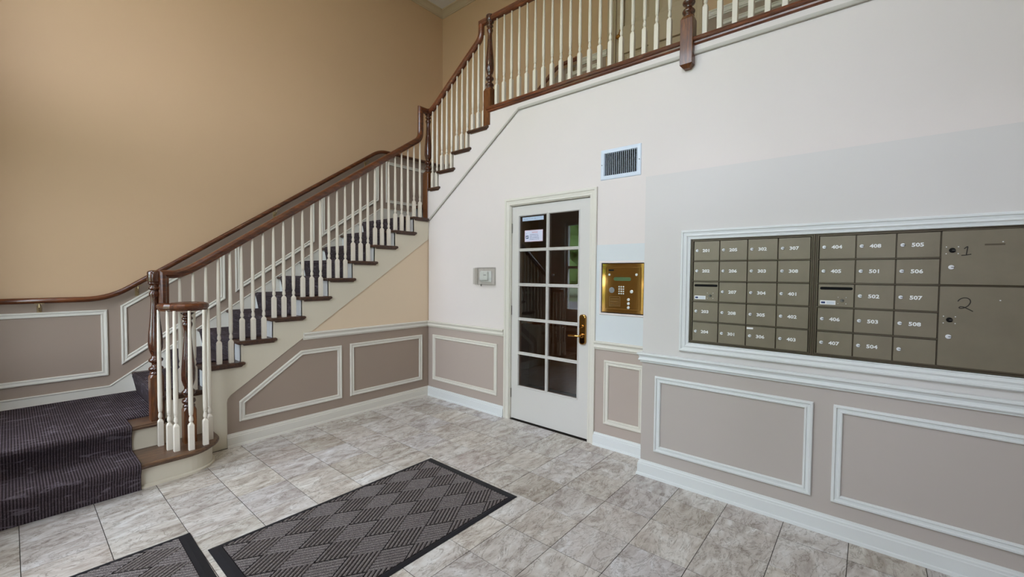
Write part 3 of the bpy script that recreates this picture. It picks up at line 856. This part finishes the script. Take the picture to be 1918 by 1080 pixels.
bs = [(.352, .002), (.352, .10), (.352, RISE-.05), (.35, RISE-.03), (.35, RISE), (.36, RISE), (.05, RISE), (.032, RISE+.03), (.032, 2*RISE-.08), (.032, 2*RISE-.05), (.03, 2*RISE-.02), (.03, 2*RISE), (.04, 2*RISE), (-1.135, 2*RISE), (-1.137, 2*RISE)]
bm = bmesh.new(); ribbon(bm, pf, bs, 'y', FRONT+.003, -2.755)
box(bm, -1.135, -.165, -2.755, -2.562, 2*RISE, 2*RISE+T)
inv(carpet, finish('landing_carpet', bm, M['carpet']))
pf, bs = [], []
for k in range(3, 13):
    y = yr(k); z = zs(k); zp = zs(k-1)
    pf += [(y-.014, zp+T), (y-.020, zp+.05), (y-.036, z-.045), (y-.043, z-.016), (y-.038, z+.004), (y-.024, z+T)]
    bs += [(y, zp), (y-.001, zp+.05), (y-.001, z-.035), (y-.02, z-.02), (y-.02, z-.003), (y-.015, z)]
pf += [(1.10, zs(12)+T), (1.11, zs(12)+.001)]; bs += [(1.10, zs(12)), (1.11, zs(12))]
bm = bmesh.new(); ribbon(bm, pf, bs, 'x', -1.065, -.155)
inv(carpet, finish('flight_carpet', bm, M['carpetf']))
pf, bs = [], []
for k in range(13, 18):
    y = xr(k); z = zs(k); zp = zs(k-1)
    pf += [(y-.014, zp+T+.0005), (y-.036, z-.045), (y-.043, z-.016), (y-.024, z+T)]
    bs += [(y, zp), (y-.001, z-.035), (y-.02, z-.02), (y-.015, z)]
pf += [(xr(18)-.014, zs(17)+T), (xr(18)-.014, zs(18)-.05)]; bs += [(xr(18), zs(17)), (xr(18), zs(18)-.05)]
bm = bmesh.new(); ribbon(bm, pf, bs, 'y', .155, 1.10)
inv(carpet, finish('upper_flight_carpet', bm, M['carpetf']))

# ================================================================== RAILINGS
railing = thing('stair_railing', (-.03, -1.3, .2), 'stair railing of white balusters, turned dark newels and brown handrail ending in a volute', 'railing')
balrail = thing('balcony_railing', (3.0, .035, 3.25), 'balcony railing with white balusters and brown rail along the upper floor', 'railing')
BALMESH = {}
def baluster(parent, x, y, z0, z1, sqh=.190, rot=0.0):
    """square foot, bead, small vase and tapering shaft"""
    key = (round(z1-z0, 3), sqh)
    if key not in BALMESH:
        H = z1-z0; w = .0178; bm = bmesh.new()
        c = .003
        sqp = lambda w, c: [(w-c,-w),(w,-w+c),(w,w-c),(w-c,w),(-w+c,w),(-w,w-c),(-w,-w+c),(-w+c,-w)]
        rings = [[(a, b, z) for a, b in sqp(ww, cc)] for ww, cc, z in ((w, c, 0), (w, c, sqh-.012))]
        circ = lambda r, z, n=8: [(r*math.cos(math.radians(-67.5+45*i)), r*math.sin(math.radians(-67.5+45*i)), z) for i in range(n)]
        rings.append(circ(.0130, sqh+.004))
        for r, z in ((.0085, sqh+.006), (.0085, sqh+.009), (.0135, sqh+.020), (.0145, sqh+.030), (.0120, sqh+.046), (.0090, sqh+.058), (.0090, sqh+.061),
                     (.0130, sqh+.063), (.0130, sqh+.067), (.0110, sqh+.069), (.0135, sqh+.072), (.0150, sqh+.10), (.0155, sqh+.20), (.0130, sqh+(H-sqh)*.6), (.0085, H)):
            rings.append(circ(r, z))
        loft(bm, rings)
        bmesh.ops.recalc_face_normals(bm, faces=bm.faces)
        me = bpy.data.meshes.new('baluster'); bm.to_mesh(me); bm.free(); me.materials.append(M['baluster'])
        for p in me.polygons:
            if p.center.z > sqh+.02: p.use_smooth = True
        BALMESH[key] = me
    o = bpy.data.objects.new('baluster', BALMESH[key]); COL.objects.link(o)
    inv(parent, o); o.location = (x, y, z0); o.rotation_euler = (0, 0, rot)
    return o
RB = lambda y: 1.616+0.70*(y+2.177)          # underside of the lower flight's rail
for k in range(3, 13):
    for j in range(3):
        y = -2.268+.0867*j+.26*(k-4)
        if k == 3 and j == 0: continue
        if k == 12 and j == 2: continue
        top = max(RB(y)+.010, 1.452) if y > -2.5 else 1.46
        baluster(railing, -.03, y, zs(k), top)
for k in range(14, 18):
    for j in range(3):
        x = .213+.0857*j+.2585*(k-15)
        if k == 14: x = (.0, .042, .126)[j]
        if k == 14 and j == 0: continue
        baluster(railing, x, .035, zs(k), max(3.558+.70*(x-.213)+.010, 3.445))
NTURN = [(.040, 0.0), (.040, .012), (.032, .018), (.032, .024), (.044, .034), (.046, .044), (.040, .056), (.028, .062), (.024, .075), (.028, .088), (.040, .096), (.045, .106), (.044, .116),
         (.034, .126), (.028, .134), (.027, .148), (.034, .165), (.0435, .20), (.0455, .24), (.043, .30), (.036, .38), (.029, .46), (.0245, .53), (.023, .565), (.026, .590), (.032, .606), (.033, .618), (.028, .630), (.022, .636),
         (.022, .642), (.034, .650), (.036, .660), (.030, .668), (.024, .674), (.030, .684), (.040, .692), (.042, .700)]
def newel(parent, cx, cy, z0, zsq, w=.0475, taper=None, turned=1.0, foot=False, name='newel_post'):
    bm = bmesh.new()
    def sq(w, c, z): return [(cx+a, cy+b, z) for a, b in ((w-c,-w),(w,-w+c),(w,w-c),(w-c,w),(-w+c,w),(-w,w-c),(-w,-w+c),(-w+c,-w))]
    rings = []
    if foot: rings += [sq(w*.45, .002, z0), sq(w, .003, z0+.026)]
    else: rings += [sq(w, .003, z0)]
    rings += [sq(w, .003, zsq-.022), sq(w*.86, .012, zsq)]
    loft(bm, rings)
    o = finish(name, bm, M['newel']); inv(parent, o)
    bm = bmesh.new(); lathe(bm, [(0, zsq)]+[(r, zsq+z*turned) for r, z in NTURN]+[(0, zsq+.70*turned)], cx, cy, 0, 24)
    t = finish('turned_shaft', bm, M['turned'], o, smooth=True)
    t.matrix_parent_inverse = Matrix.Identity(4)
    return o
newel(railing, -.032, -2.596, RISE, .712, w=.041)
newel(railing, .13, -2.43, RISE, .455, w=.040, turned=1.04)
newel(railing, -.046, .037, zs(12), 2.735)
newel(balrail, .98, .037, zs(17), 3.462)
newel(balrail, 3.050, -.008, 3.035, 3.412, w=.0455, foot=True)
def caps(parent, cx, cy, z0, h=.05, r=.045):
    bm = bmesh.new(); lathe(bm, [(0,0),(r*.85,0),(r,.010),(r,h-.012),(r*.86,h-.002),(r*.4,h+.004),(0,h+.005)], cx, cy, z0, 20)
    inv(parent, finish('newel_cap', bm, M['turned'], smooth=True))
caps(railing, -.032, -2.596, 1.410, .092, .043); caps(railing, -.046, .037, 3.433, .062); caps(balrail, .98, .037, 4.160, .075)
# lower flight rail with its drop to the volute and its rise to the corner newel
pts = [(-.012, -2.546, 1.235), (-.015, -2.546, 1.476), (-.03, -2.425, 1.476), (-.03, -.094, RB(-.094)+.036), (-.03, -.094, 3.460), (-.03, .037, 3.460)]
path = fillet(pts, [0.0, .17, .075, 0.0])
bm = bmesh.new(); sweep(bm, [(p, (1, 0, 0)) for p in path], RAILP)
inv(railing, finish('handrail', bm, M['rail'], smooth=False))
# volute: from the foot of the drop, round the lower newel
vc = Vector((.128, -2.437, 1.233)); sp = []
sp.append(Vector((-.022, -2.535, 1.233))); sp.append(Vector((.005, -2.556, 1.233)))
for i in range(0, 34):
    a = math.radians(-112+16*i); r = .150*(1-.020*i) if i < 26 else .150*(1-.020*26)*(1-(i-26)*.08)
    sp.append(vc+Vector((r*math.cos(a), r*math.sin(a), 0)))
bm = bmesh.new(); sweep(bm, [(p, Vector((0, 0, 1)).cross(((sp[min(i+1, len(sp)-1)]-sp[max(i-1, 0)]).normalized())) * -1) for i, p in enumerate(sp)], [(u, v*.92) for u, v in RAILP])
lathe(bm, [(0, -.028), (.07, -.028), (.075, 0), (.07, .026), (0, .028)], vc.x, vc.y, vc.z, 20)
inv(railing, finish('volute', bm, M['rail'], smooth=False))
for x, y in ((.062, -2.592), (.205, -2.566), (.275, -2.540), (.326, -2.462), (.290, -2.365), (.195, -2.312)):
    baluster(railing, x, y, RISE, 1.210, sqh=.195)
# upper flight rail and balcony rail
pts = [(-.046, .037, 3.462), (.021, .037, 3.462), (.855, .037, 3.558+.70*(.855-.213)+.036), (.855, .037, 4.190), (.98, .037, 4.190)]
path = fillet(pts, [.13, .07, 0.0])
bm = bmesh.new(); sweep(bm, [(p, (0, 1, 0)) for p in path], RAILP)
inv(railing, finish('upper_handrail', bm, M['railx']))
bm = bmesh.new(); sweep(bm, [(Vector((.98, .037, 4.193)), (0,1,0)), (Vector((RIGHT-.02, .037, 4.193)), (0,1,0))], RAILP)
inv(balrail, finish('balcony_handrail', bm, M['railx']))
x = 1.083
while x < 5.8:
    if abs(x-3.05) > .06: baluster(balrail, x, .037, 3.249, 4.166, sqh=.236)
    x += .1005
    if 2.95 < x < 3.05: x = 3.155

# ---- rail on the left and back walls
wr = thing('wall_handrail', (LEFT+.08, -2.0, 1.25), 'dark wooden handrail on brackets along the tan stair wall', 'handrail')
R2 = [(.022*math.cos(t*math.pi/6), .024*math.sin(t*math.pi/6)) for t in range(12)]
X = LEFT+.078
pts = [(X, FRONT+.05, 1.246), (X, -2.73, 1.246), (X, .055, 1.246+.699*(2.785)), (X, BACK-.078, 3.200)]
path = fillet(pts, [.16, .12])
pts2 = [(X, BACK-.078, 3.200), (-.19, BACK-.078, 3.200), (1.085, BACK-.078, 4.098), (1.372, BACK-.078, 4.100)]
bm = bmesh.new(); sweep(bm, [(p, (1, 0, 0)) for p in path], R2)
inv(wr, finish('rail', bm, M['rail'], smooth=True))
bm = bmesh.new(); sweep(bm, [(p, (0, 1, 0)) for p in fillet(pts2, [.12, .10])], R2)
sweep(bm, [(Vector((1.350, BACK-.098, 4.10)), (0,0,1)), (Vector((1.350, BACK-.003, 4.10)), (0,0,1))], R2)
inv(wr, finish('rail', bm, M['railx'], smooth=True))
def bracket(x, y, z, axis):
    bm = bmesh.new()
    rp = [(.006*math.cos(t*math.pi/4), .006*math.sin(t*math.pi/4)) for t in range(8)]
    if axis == 'x':
        w = LEFT+.003
        sweep(bm, [(Vector((w, y, z-.085)), (0,1,0)), (Vector((w+.045, y, z-.085)), (0,1,0)), (Vector((x, y, z-.055)), (0,1,0)), (Vector((x, y, z-.02)), (0,1,0))], rp)
        box(bm, w, w+.006, y-.014, y+.014, z-.125, z-.045, bev=.002)
        box(bm, x-.012, x+.012, y-.028, y+.028, z-.028, z-.020)
    else:
        w = BACK-.003
        sweep(bm, [(Vector((x, w, z-.085)), (1,0,0)), (Vector((x, w-.045, z-.085)), (1,0,0)), (Vector((x, y, z-.055)), (1,0,0)), (Vector((x, y, z-.02)), (1,0,0))], rp)
        box(bm, x-.014, x+.014, w-.006, w, z-.125, z-.045, bev=.002)
    inv(wr, finish('bracket', bm, M['brassd']))
bracket(X, -3.151, 1.246, 'x'); bracket(X, -2.527, 1.246+.699*.203, 'x'); bracket(X, -1.30, 1.246+.699*1.43, 'x'); bracket(X, -.13, 1.246+.699*2.60, 'x')
bracket(1.27, BACK-.078, 4.098, 'y')

# ================================================================== MAILBOXES
MY = BOX-.006           # front of the compartment doors
def lock_bm(bm, x, z, r=.0094, y=MY):
    n = 14
    b2 = bmesh.new(); lathe(b2, [(0,0),(r,0),(r,.004),(r*.8,.0055),(0,.0055)], 0, 0, 0, n)
    bmesh.ops.transform(b2, verts=b2.verts, matrix=Matrix.Translation((x, y, z)) @ Matrix.Rotation(math.pi/2, 4, 'X'))
    me = bpy.data.meshes.new('t'); b2.to_mesh(me); k = len(bm.faces); bm.from_mesh(me); b2.free(); bpy.data.meshes.remove(me)
    fs = box(bm, x-.001, x+r*1.02, y-.0062, y-.0050, z-.0014, z+.0014, mi=1)
def comp(parent, x0, x1, z0, z1, num, extra=None):
    g = .0028; bm = bmesh.new()
    box(bm, x0+g, x1-g, MY, MY+.012, z0+g, z1-g-.004, bev=.0012)
    d = finish('compartment_door', bm, M['mail']); inv(parent, d)
    def sub(o): o.parent = d; o.matrix_parent_inverse = Matrix.Identity(4); return o
    zc = (z0+z1)/2
    lk = bmesh.new(); lock_bm(lk, x0+.024, zc)
    sub(finish('lock', lk, [M['chrome'], M['black']]))
    if num: sub(text(None, 'number', num, .0275, M['whiteprint'], (x0+.058, MY-.0002, zc-.0098), sx=1.16))
    if extra: sub(boxo('name_label', (x0+.006, x0+.042, MY-.0006, MY, z1-.026, z1-.015), M['whiteprint']))
    return d
def outgoing(parent, x0, x1, z0, z1):
    g = .0028; bm = bmesh.new(); box(bm, x0+g, x1-g, MY, MY+.012, z0+g, z1-g-.004, bev=.0012)
    d = finish('outgoing_mail_door', bm, M['mail']); inv(parent, d)
    def sub(o): o.parent = d; o.matrix_parent_inverse = Matrix.Identity(4); return o
    b = bmesh.new()
    layered(b, [(roundrect(x0+.010, x1-.008, z1-.038, z1-.022, .008), MY+.001), (roundrect(x0+.010, x1-.008, z1-.038, z1-.022, .008), MY-.0012)])
    sub(finish('mail_slot', b, M['black']))
    b = bmesh.new(); lock_bm(b, x0+.113, z0+.040, .009)
    sub(finish('lock', b, [M['steel'], M['black']]))
    b = bmesh.new()
    for dx in (-.018, .018):
        for dz in (-.018, .018):
            box(b, x0+.113+dx-.0016, x0+.113+dx+.0016, MY-.0015, MY, z0+.040+dz-.0016, z0+.040+dz+.0016)
    sub(finish('rivets', b, M['whiteprint']))
    sub(boxo('maker_label', (x0+.012, x0+.084, MY-.0006, MY, z0+.014, z0+.038), M['whiteprint']))
    sub(boxo('print_block', (x0+.017, x0+.036, MY-.0010, MY-.0006, z0+.020, z0+.031), M['blue']))
    for q in range(3): sub(boxo('print_line', (x0+.042, x0+.079, MY-.0010, MY-.0006, z0+.019+.005*q, z0+.021+.005*q), M['bluestrip']))
def bank_frame(parent, x0, x1, z0, z1, cols, rws, split=None):
    """hollow frame with raised double edge, shelf strips between the rows"""
    bm = bmesh.new()
    strip(bm, 'y', rect(x0-.020, x1+.020, z0-.014, z1+.014), BOX+.02, [(0,0),(0,.026),(.003,.029),(.008,.029),(.0085,.022),(.012,.022),(.0125,.030),(.018,.030),(.020,.020),(.020,0)])
    box(bm, x0-.01, x1+.01, MY+.012, MY+.016, z0-.01, z1+.01)
    for zr in rws[1:-1]:
        box(bm, x0-.002, (split or x1)+.002, MY-.004, MY+.010, zr-.004, zr+.002)
    inv(parent, finish('frame', bm, M['mailframe']))
rws = [1.048, 1.186, 1.324, 1.462, 1.600, 1.738]
colsA = [3.202, 3.368, 3.534, 3.700, 3.866]
mA = thing('mailbox_bank', (3.534, BOX, 1.04), 'bronze bank of twenty wall mailboxes numbered 201 to 403, left of the two banks', 'mailboxes')
bank_frame(mA, colsA[0], colsA[-1], rws[0], rws[-1], colsA, rws)
numsA = [['201','202',None,'203','204'], ['205','206','207','208','301'], ['302','303','304','305','306'], ['307','308','401','402','403']]
for c in range(4):
    for r in range(5):
        z1, z0 = rws[5-r], rws[4-r]
        if numsA[c][r] is None: outgoing(mA, colsA[c], colsA[c+1], z0, z1)
        else: comp(mA, colsA[c], colsA[c+1], z0, z1, numsA[c][r], extra=(numsA[c][r] == '306'))
colsB = [3.905, 4.0722, 4.2394, 4.4066]
XE = 4.935
mB = thing('mailbox_bank', (4.42, BOX, 1.04), 'bronze mailbox bank numbered 404 to 508 with two large parcel lockers marked 1 and 2', 'mailboxes')
bank_frame(mB, colsB[0], XE, rws[0], rws[-1], colsB, rws, split=colsB[-1])
numsB = [['404','405',None,'406','407'], ['408','501','502','503','504'], ['505','506','507','508','']]
for c in range(3):
    for r in range(5):
        z1, z0 = rws[5-r], rws[4-r]
        if numsB[c][r] is None: outgoing(mB, colsB[c], colsB[c+1], z0, z1)
        else: comp(mB, colsB[c], colsB[c+1], z0, z1, numsB[c][r])
for z0, z1, dig in ((1.462, 1.738, '1'), (1.048, 1.458, '2')):
    bm = bmesh.new(); box(bm, colsB[-1]+.003, XE-.002, MY, MY+.012, z0+.003, z1-.004, bev=.0012)
    d = finish('parcel_door', bm, M['mail']); inv(mB, d)
    def sub(o): o.parent = d; o.matrix_parent_inverse = Matrix.Identity(4); return o
    zl = 1.636 if dig == '1' else 1.287
    b = bmesh.new(); lock_bm(b, 4.447, zl, .012); sub(finish('lock', b, [M['black'], M['steel']]))
    b = bmesh.new(); lock_bm(b, 4.446, zl-.085, .011)
    sub(finish('keyhole', b, [M['chrome'], M['black']]))
    b = bmesh.new()
    for dx in (-.021, .021):
        for dz in (-.017, .017): box(b, 4.447+dx-.002, 4.447+dx+.002, MY-.0015, MY, zl+dz-.002, zl+dz+.002)
    box(b, 4.612, 4.617, MY-.0015, MY, z1-.068, z1-.064)
    sub(finish('rivets', b, M['whiteprint']))
    b = bmesh.new()
    if dig == '1': ls = [[(4.488, 1.642), (4.500, 1.655), (4.499, 1.640), (4.496, 1.611)], [(4.479, 1.610), (4.495, 1.611), (4.513, 1.615)]]
    else: ls = [[(4.474, 1.381), (4.479, 1.391), (4.490, 1.399), (4.505, 1.400), (4.516, 1.392), (4.518, 1.378), (4.511, 1.362), (4.498, 1.350), (4.484, 1.346), (4.478, 1.350), (4.483, 1.356), (4.496, 1.354), (4.512, 1.344), (4.527, 1.334)]]
    for s in ls:
        path = fillet([(a, MY-.0003, c2) for a, c2 in s], [.006]*(len(s)-2), 3)
        sweep(b, [(p, (0, 1, 0)) for p in path], [(-.0003, -.0022), (.0003, -.0022), (.0003, .0022), (-.0003, .0022)])
    sub(finish('handwritten_number', b, M['marker']))
    if dig == '1': sub(boxo('erased_label', (4.556, 4.622, MY-.0004, MY, 1.656, 1.664), M['mailframe']))

# ================================================================== SMALL WALL THINGS
# air vent
vent = thing('air_vent', (2.51, DW, 2.31), 'white metal air vent grille with vertical blades high on the wall above the door', 'vent')
bm = bmesh.new()
strip(bm, 'y', rect(2.331, 2.695, 2.310, 2.566), DW, [(0,0),(.002,.004),(.006,.006),(.030,.008),(.034,.006),(.034,-.03),(.031,-.03),(.031,0)])
inv(vent, finish('frame', bm, M['ventmetal']))
for i in range(17):
    xx = 2.3715+i*.01765; bm = bmesh.new()
    prism(bm, [(xx-.0010, DW-.004), (xx+.0010, DW-.004), (xx+.0010, DW+.008), (xx-.0010, DW+.008)], 'z', 2.340, 2.537)
    inv(vent, finish('blade', bm, M['ventmetal']))
bm = bmesh.new()
for i in range(13): box(bm, 2.366, 2.660, DW+.020, DW+.030, 2.352+i*.0148, 2.353+i*.0148)
inv(vent, finish('rear_blades', bm, M['ventdark']))
bm = bmesh.new()
for b_ in ((2.355, 2.3645, DW+.016, DW+.12, 2.335, 2.541), (2.6605, 2.67, DW+.016, DW+.12, 2.335, 2.541), (2.355, 2.67, DW+.016, DW+.12, 2.335, 2.3435), (2.355, 2.67, DW+.016, DW+.12, 2.5335, 2.541), (2.355, 2.67, DW+.11, DW+.12, 2.335, 2.541)): box(bm, *b_)
inv(vent, finish('duct', bm, M['black']))
for xx in (2.345, 2.681):
    b = bmesh.new(); lock_bm(b, xx, 2.438, .004, DW-.006); inv(vent, finish('screw', b, [M['steel'], M['black']]))

# intercom
ic = thing('door_intercom', (2.553, DW, 1.18), 'polished brass door intercom panel with keypad and green display', 'intercom')
bm = bmesh.new()
strip(bm, 'y', rect(2.366, 2.740, 1.180, 1.594), DW+.004, [(0,0),(0,.012),(.003,.016),(.034,.016),(.040,.012),(.040,0)])
inv(ic, finish('brass_frame', bm, M['brass']))
bm = bmesh.new()
lay = lambda i: roundrect(2.405+i, 2.715-i, 1.211+i, 1.565-i, .004)
layered(bm, [(lay(0), DW+.0), (lay(0), DW-.016), (lay(.003), DW-.019)])
face = finish('face_plate', bm, M['brass']); inv(ic, face)
def fsub(o): o.parent = face; o.matrix_parent_inverse = Matrix.Identity(4); return o
FY = DW-.019
bm = bmesh.new(); layered(bm, [(roundrect(2.478, 2.633, 1.450, 1.480, .014), FY+.001), (roundrect(2.478, 2.633, 1.450, 1.480, .014), FY-.001)])
fsub(finish('display', bm, M['lcd']))
def disc(name, x, z, r, mat, h=.003):
    bm = bmesh.new(); lathe(bm, [(0,0),(r,0),(r,h*.7),(r*.85,h),(0,h)], 0, 0, 0, 18)
    bmesh.ops.transform(bm, verts=bm.verts, matrix=Matrix.Translation((x, FY, z)) @ Matrix.Rotation(math.pi/2, 4, 'X'))
    return fsub(finish(name, bm, mat))
disc('speaker_grille', 2.462, 1.370, .025, M['greylens'], .002)
disc('camera_lens', 2.640, 1.362, .014, M['silver']); disc('lock', 2.680, 1.502, .011, M['silver']); disc('call_button', 2.438, 1.500, .010, M['silver'])
for i in range(3): disc('call_button', 2.614, 1.295-.033*i, .012, M['silver'])
for i in range(3):
    for j in range(4): disc('key', 2.530+.019*i, 1.400-.019*j, .0068, M['silver'], .003)
fsub(boxo('maker_plate', (2.430, 2.478, FY-.001, FY, 1.532, 1.545), M['black']))
bm = bmesh.new()
strip(bm, 'y', roundrect(2.440, 2.540, 1.235, 1.315, .004, 2), FY, [(0,0),(0,.0006),(.001,.0006),(.001,0)])
for q in range(5): box(bm, 2.448, 2.532, FY-.0005, FY, 1.246+.013*q, 1.2475+.013*q)
fsub(finish('engraved_panel', bm, M['brassd']))

# thermostat under a clear guard
tg = thing('thermostat', (.98, DW, 1.41), 'small square white thermostat inside the clear guard on the wall', 'thermostat')
bm = bmesh.new(); box(bm, .895, 1.055, DW-.012, DW-.0005, 1.412, 1.530, bev=.004, seg=2)
inv(tg, finish('base', bm, M['plastic']))
bm = bmesh.new(); box(bm, .905, 1.020, DW-.036, DW-.012, 1.430, 1.522, bev=.006, seg=2)
inv(tg, finish('cover', bm, M['plastic']))
inv(tg, boxo('badge', (.965, 1.003, DW-.0372, DW-.036, 1.482, 1.489), M['greylens']))
gd = thing('thermostat_guard', (.96, DW, 1.38), 'clear plastic lockable guard box on the wall left of the door', 'guard')
bm = bmesh.new()
lay = lambda i, d: (roundrect(.845+i, 1.110-i, 1.378+i, 1.566-i, .010), DW-d)
layered(bm, [lay(0, .001), lay(0, .050), lay(.004, .055)])
bm.faces.ensure_lookup_table()
inv(gd, finish('guard_cover', bm, M['acrylic']))
bm = bmesh.new()
strip(bm, 'y', rect(.842, 1.113, 1.375, 1.569), DW, [(0,0),(0,.006),(.012,.008),(.014,.004),(.014,0)])
inv(gd, finish('guard_rim', bm, M['acrylic']))
inv(gd, boxo('side_flange', (.792, .842, DW-.022, DW, 1.384, 1.562), M['acrylic']))
bm = bmesh.new(); lathe(bm, [(0,0),(.007,0),(.007,.022),(0,.024)], .930, DW-.035, 1.366, 12); inv(gd, finish('lock', bm, M['steel']))

# ================================================================== FLOOR MATS
def floor_mat(x0, x1, y0, y1, rot, label, bw=.030, bend=.055, phase=(0, 0)):
    cx, cy = (x0+x1)/2, (y0+y1)/2
    w, h = (x1-x0)/2, (y1-y0)/2
    t = thing('floor_mat', (cx, cy, .0012), label, 'mat')
    t.rotation_euler = (0, 0, rot)
    bm = bmesh.new()
    # rubber border, thin at the rim
    def ring(ix, iy, z): return [(-w+ix, -h+iy, z), (w-ix, -h+iy, z), (w-ix, h-iy, z), (-w+ix, h-iy, z)]
    loft(bm, [ring(0, 0, .0), ring(0, 0, .002), ring(bw*.6, bend*.6, .006), ring(bw, bend, .0065), ring(bw, bend, .003)], caps=True)
    o = finish('rubber_border', bm, M['rubber']); o.parent = t
    o2 = boxo('pile_base', (-w+bw, w-bw, -h+bend, h-bend, .003, .0052), M['matgroove'], t)
    A, B, N = .0875, .145, 7
    bm = bmesh.new()
    nx, ny = int(w/A)+3, int(h/B)+3
    def block(px, py, s):
        # rhombus (+-A,0),(0,+-B); ribs run parallel to (-s*A, B)
        d = Vector((-s*A, B)); e = Vector((s*A, B)); o_ = Vector((px, py))-(d+e)/2
        for i in range(N):
            a, b = (i+.13)/N, (i+.87)/N; m0, m1 = (i+.30)/N, (i+.70)/N
            q = []
            for f, z in ((a, .005), (m0, .0090), (m1, .0090), (b, .005)):
                p0 = o_+e*f+d*.015; p1 = o_+e*f+d*.985
                q.append((bm.verts.new((p0.x, p0.y, z)), bm.verts.new((p1.x, p1.y, z))))
            for k in range(3): bm.faces.new((q[k][0], q[k+1][0], q[k+1][1], q[k][1]))
    for i in range(-nx, nx+1):
        for j in range(-ny, ny+1):
            block(i*2*A+phase[0], j*2*B+phase[1], 1)
            block(i*2*A+A+phase[0], j*2*B+B+phase[1], -1)
    for co, no in (((-w+bw+.004, 0, 0), (-1,0,0)), ((w-bw-.004, 0, 0), (1,0,0)), ((0, -h+bend+.004, 0), (0,-1,0)), ((0, h-bend-.004, 0), (0,1,0))):
        bmesh.ops.bisect_plane(bm, geom=bm.verts[:]+bm.edges[:]+bm.faces[:], plane_co=co, plane_no=no, clear_outer=True)
    r = finish('ribbed_pile', bm, M['matrib'], t, recalc=False); r['kind'] = 'stuff'
    for p in r.data.polygons: pass
    return t
floor_mat(1.453, 2.362, -2.650, -1.132, 0.0, 'brown ribbed entrance mat with black rubber border, nearer the glazed door', phase=(1.645-1.9075, -1.318+1.891))
floor_mat(1.184, 2.093, -2.676-1.02, -2.680, math.radians(-1.2), 'brown ribbed mat cut off at the bottom edge, nearer the stairs', phase=(.03, .02))

# ================================================================== STREET SIDE (seen as reflections; some windows added for light)
def window(n, x0, x1, z0, z1, mull=True, cols=1):
    bm = bmesh.new()
    y0, y1 = FRONT-.15, FRONT
    for b in ((x0, x0+.05, z0, z1), (x1-.05, x1, z0, z1), (x0, x1, z0, z0+.05), (x0, x1, z1-.05, z1)):
        box(bm, b[0], b[1], FRONT-.10, FRONT-.03, b[2], b[3])
    if mull: box(bm, x0, x1, FRONT-.09, FRONT-.04, (z0+z1)/2-.025, (z0+z1)/2+.025)
    for c in range(1, cols):
        xm = x0+(x1-x0)*c/cols; box(bm, xm-.045, xm+.045, FRONT-.10, FRONT-.03, z0, z1)
    strip(bm, '+y', rect(x0-.08, x1+.08, z0-.08, z1+.08), FRONT, [(0,0),(0,.018),(.02,.02),(.07,.014),(.08,.012),(.08,0)])
    w = tag(finish('window_%d' % n, bm, M['white']), kind='structure')
    boxo('pane', (x0+.05, x1-.05, FRONT-.068, FRONT-.064, z0+.05, z1-.05), M['winglass'], w)
for n, h in enumerate(HOLES):
    if n == 2: continue
    window(n+1, *h, cols=(3 if n == 3 else 1))  # wide upper and narrow right windows are unseen, added for light
bm = bmesh.new()
x0, x1, z0, z1 = HOLES[2]
for a in (x0, x0+.22, x1-.27, x1-.05): box(bm, a, a+.05, FRONT-.12, FRONT-.03, 0, z1)
box(bm, x0, x1, FRONT-.12, FRONT-.03, z1-.05, z1); box(bm, x0+.05, x0+.22, FRONT-.11, FRONT-.04, 0, .25); box(bm, x1-.22, x1-.05, FRONT-.11, FRONT-.04, 0, .25)
holed(bm, 'y', x0+.27, x1-.27, 0.01, z1-.06, [(x0+.37, x1-.37, .28, z1-.18)], FRONT-.10, FRONT-.055)
door_3 = tag(finish('door_3', bm, M['white']), kind='structure')
boxo('pane', (x0+.05, x1-.05, FRONT-.080, FRONT-.076, .02, z1-.05), M['winglass'], door_3)
# garden, road and trees outside
bm = bmesh.new(); box(bm, -30, 36, -60, FRONT-.16, -.4, -.25)
lawn = tag(finish('lawn', bm, M['lawn']), 'green lawn outside the front windows, seen in the door glass', 'lawn')
bm = bmesh.new(); box(bm, -30, 36, -20, -13, -.25, -.24)
tag(finish('street', bm, M['road']), 'grey street outside the front windows, seen in the door glass', 'street')
def tree(x, y, h, r, label):
    t = thing('tree', (x, y, -.25), label, 'tree', 'trees across the lawn')
    bm = bmesh.new(); lathe(bm, [(0,0),(.22,0),(.14,h*.5),(.08,h*.8),(0,h*.85)], 0, 0, 0, 8)
    finish('trunk', bm, M['bark'], t)
    bm = bmesh.new()
    for k in range(26):
        a = random.random()*6.28; rr_ = random.random()**.5*r; zz = h*(.22+.78*random.random())
        s = r*(.30+.25*random.random())
        bmesh.ops.create_icosphere(bm, subdivisions=2, radius=s, matrix=Matrix.Translation((rr_*math.cos(a), rr_*math.sin(a), zz)))
    for v in bm.verts: v.co += Vector((random.uniform(-1,1), random.uniform(-1,1), random.uniform(-1,1)))*.12
    finish('crown', bm, M['leaf'], t)
for x, y, h, r in ((-20, -27, 8, 2.6), (-15.2, -25, 7.6, 2.4), (-11, -27.5, 8, 2.5), (-6.6, -25.5, 7.4, 2.2), (3.5, -35, 8.5, 2.7), (12, -37, 9, 2.8)):
    tree(x, y, h, r, 'leafy green tree outside the front windows, seen in the door glass')
# stem of the added fill lamp
lt = thing('ceiling_lamp', (1.3, -2.3, TOP-.02), 'hanging glass ceiling lamp high above the lobby floor', 'lamp')
bm = bmesh.new(); lathe(bm, [(0,-.02),(.06,-.02),(.06,0),(0,0)], 1.3, -2.3, TOP, 16); lathe(bm, [(0,-.62),(.008,-.62),(.008,-.02),(0,-.02)], 1.3, -2.3, TOP, 8)
inv(lt, finish('stem', bm, M['brass']))
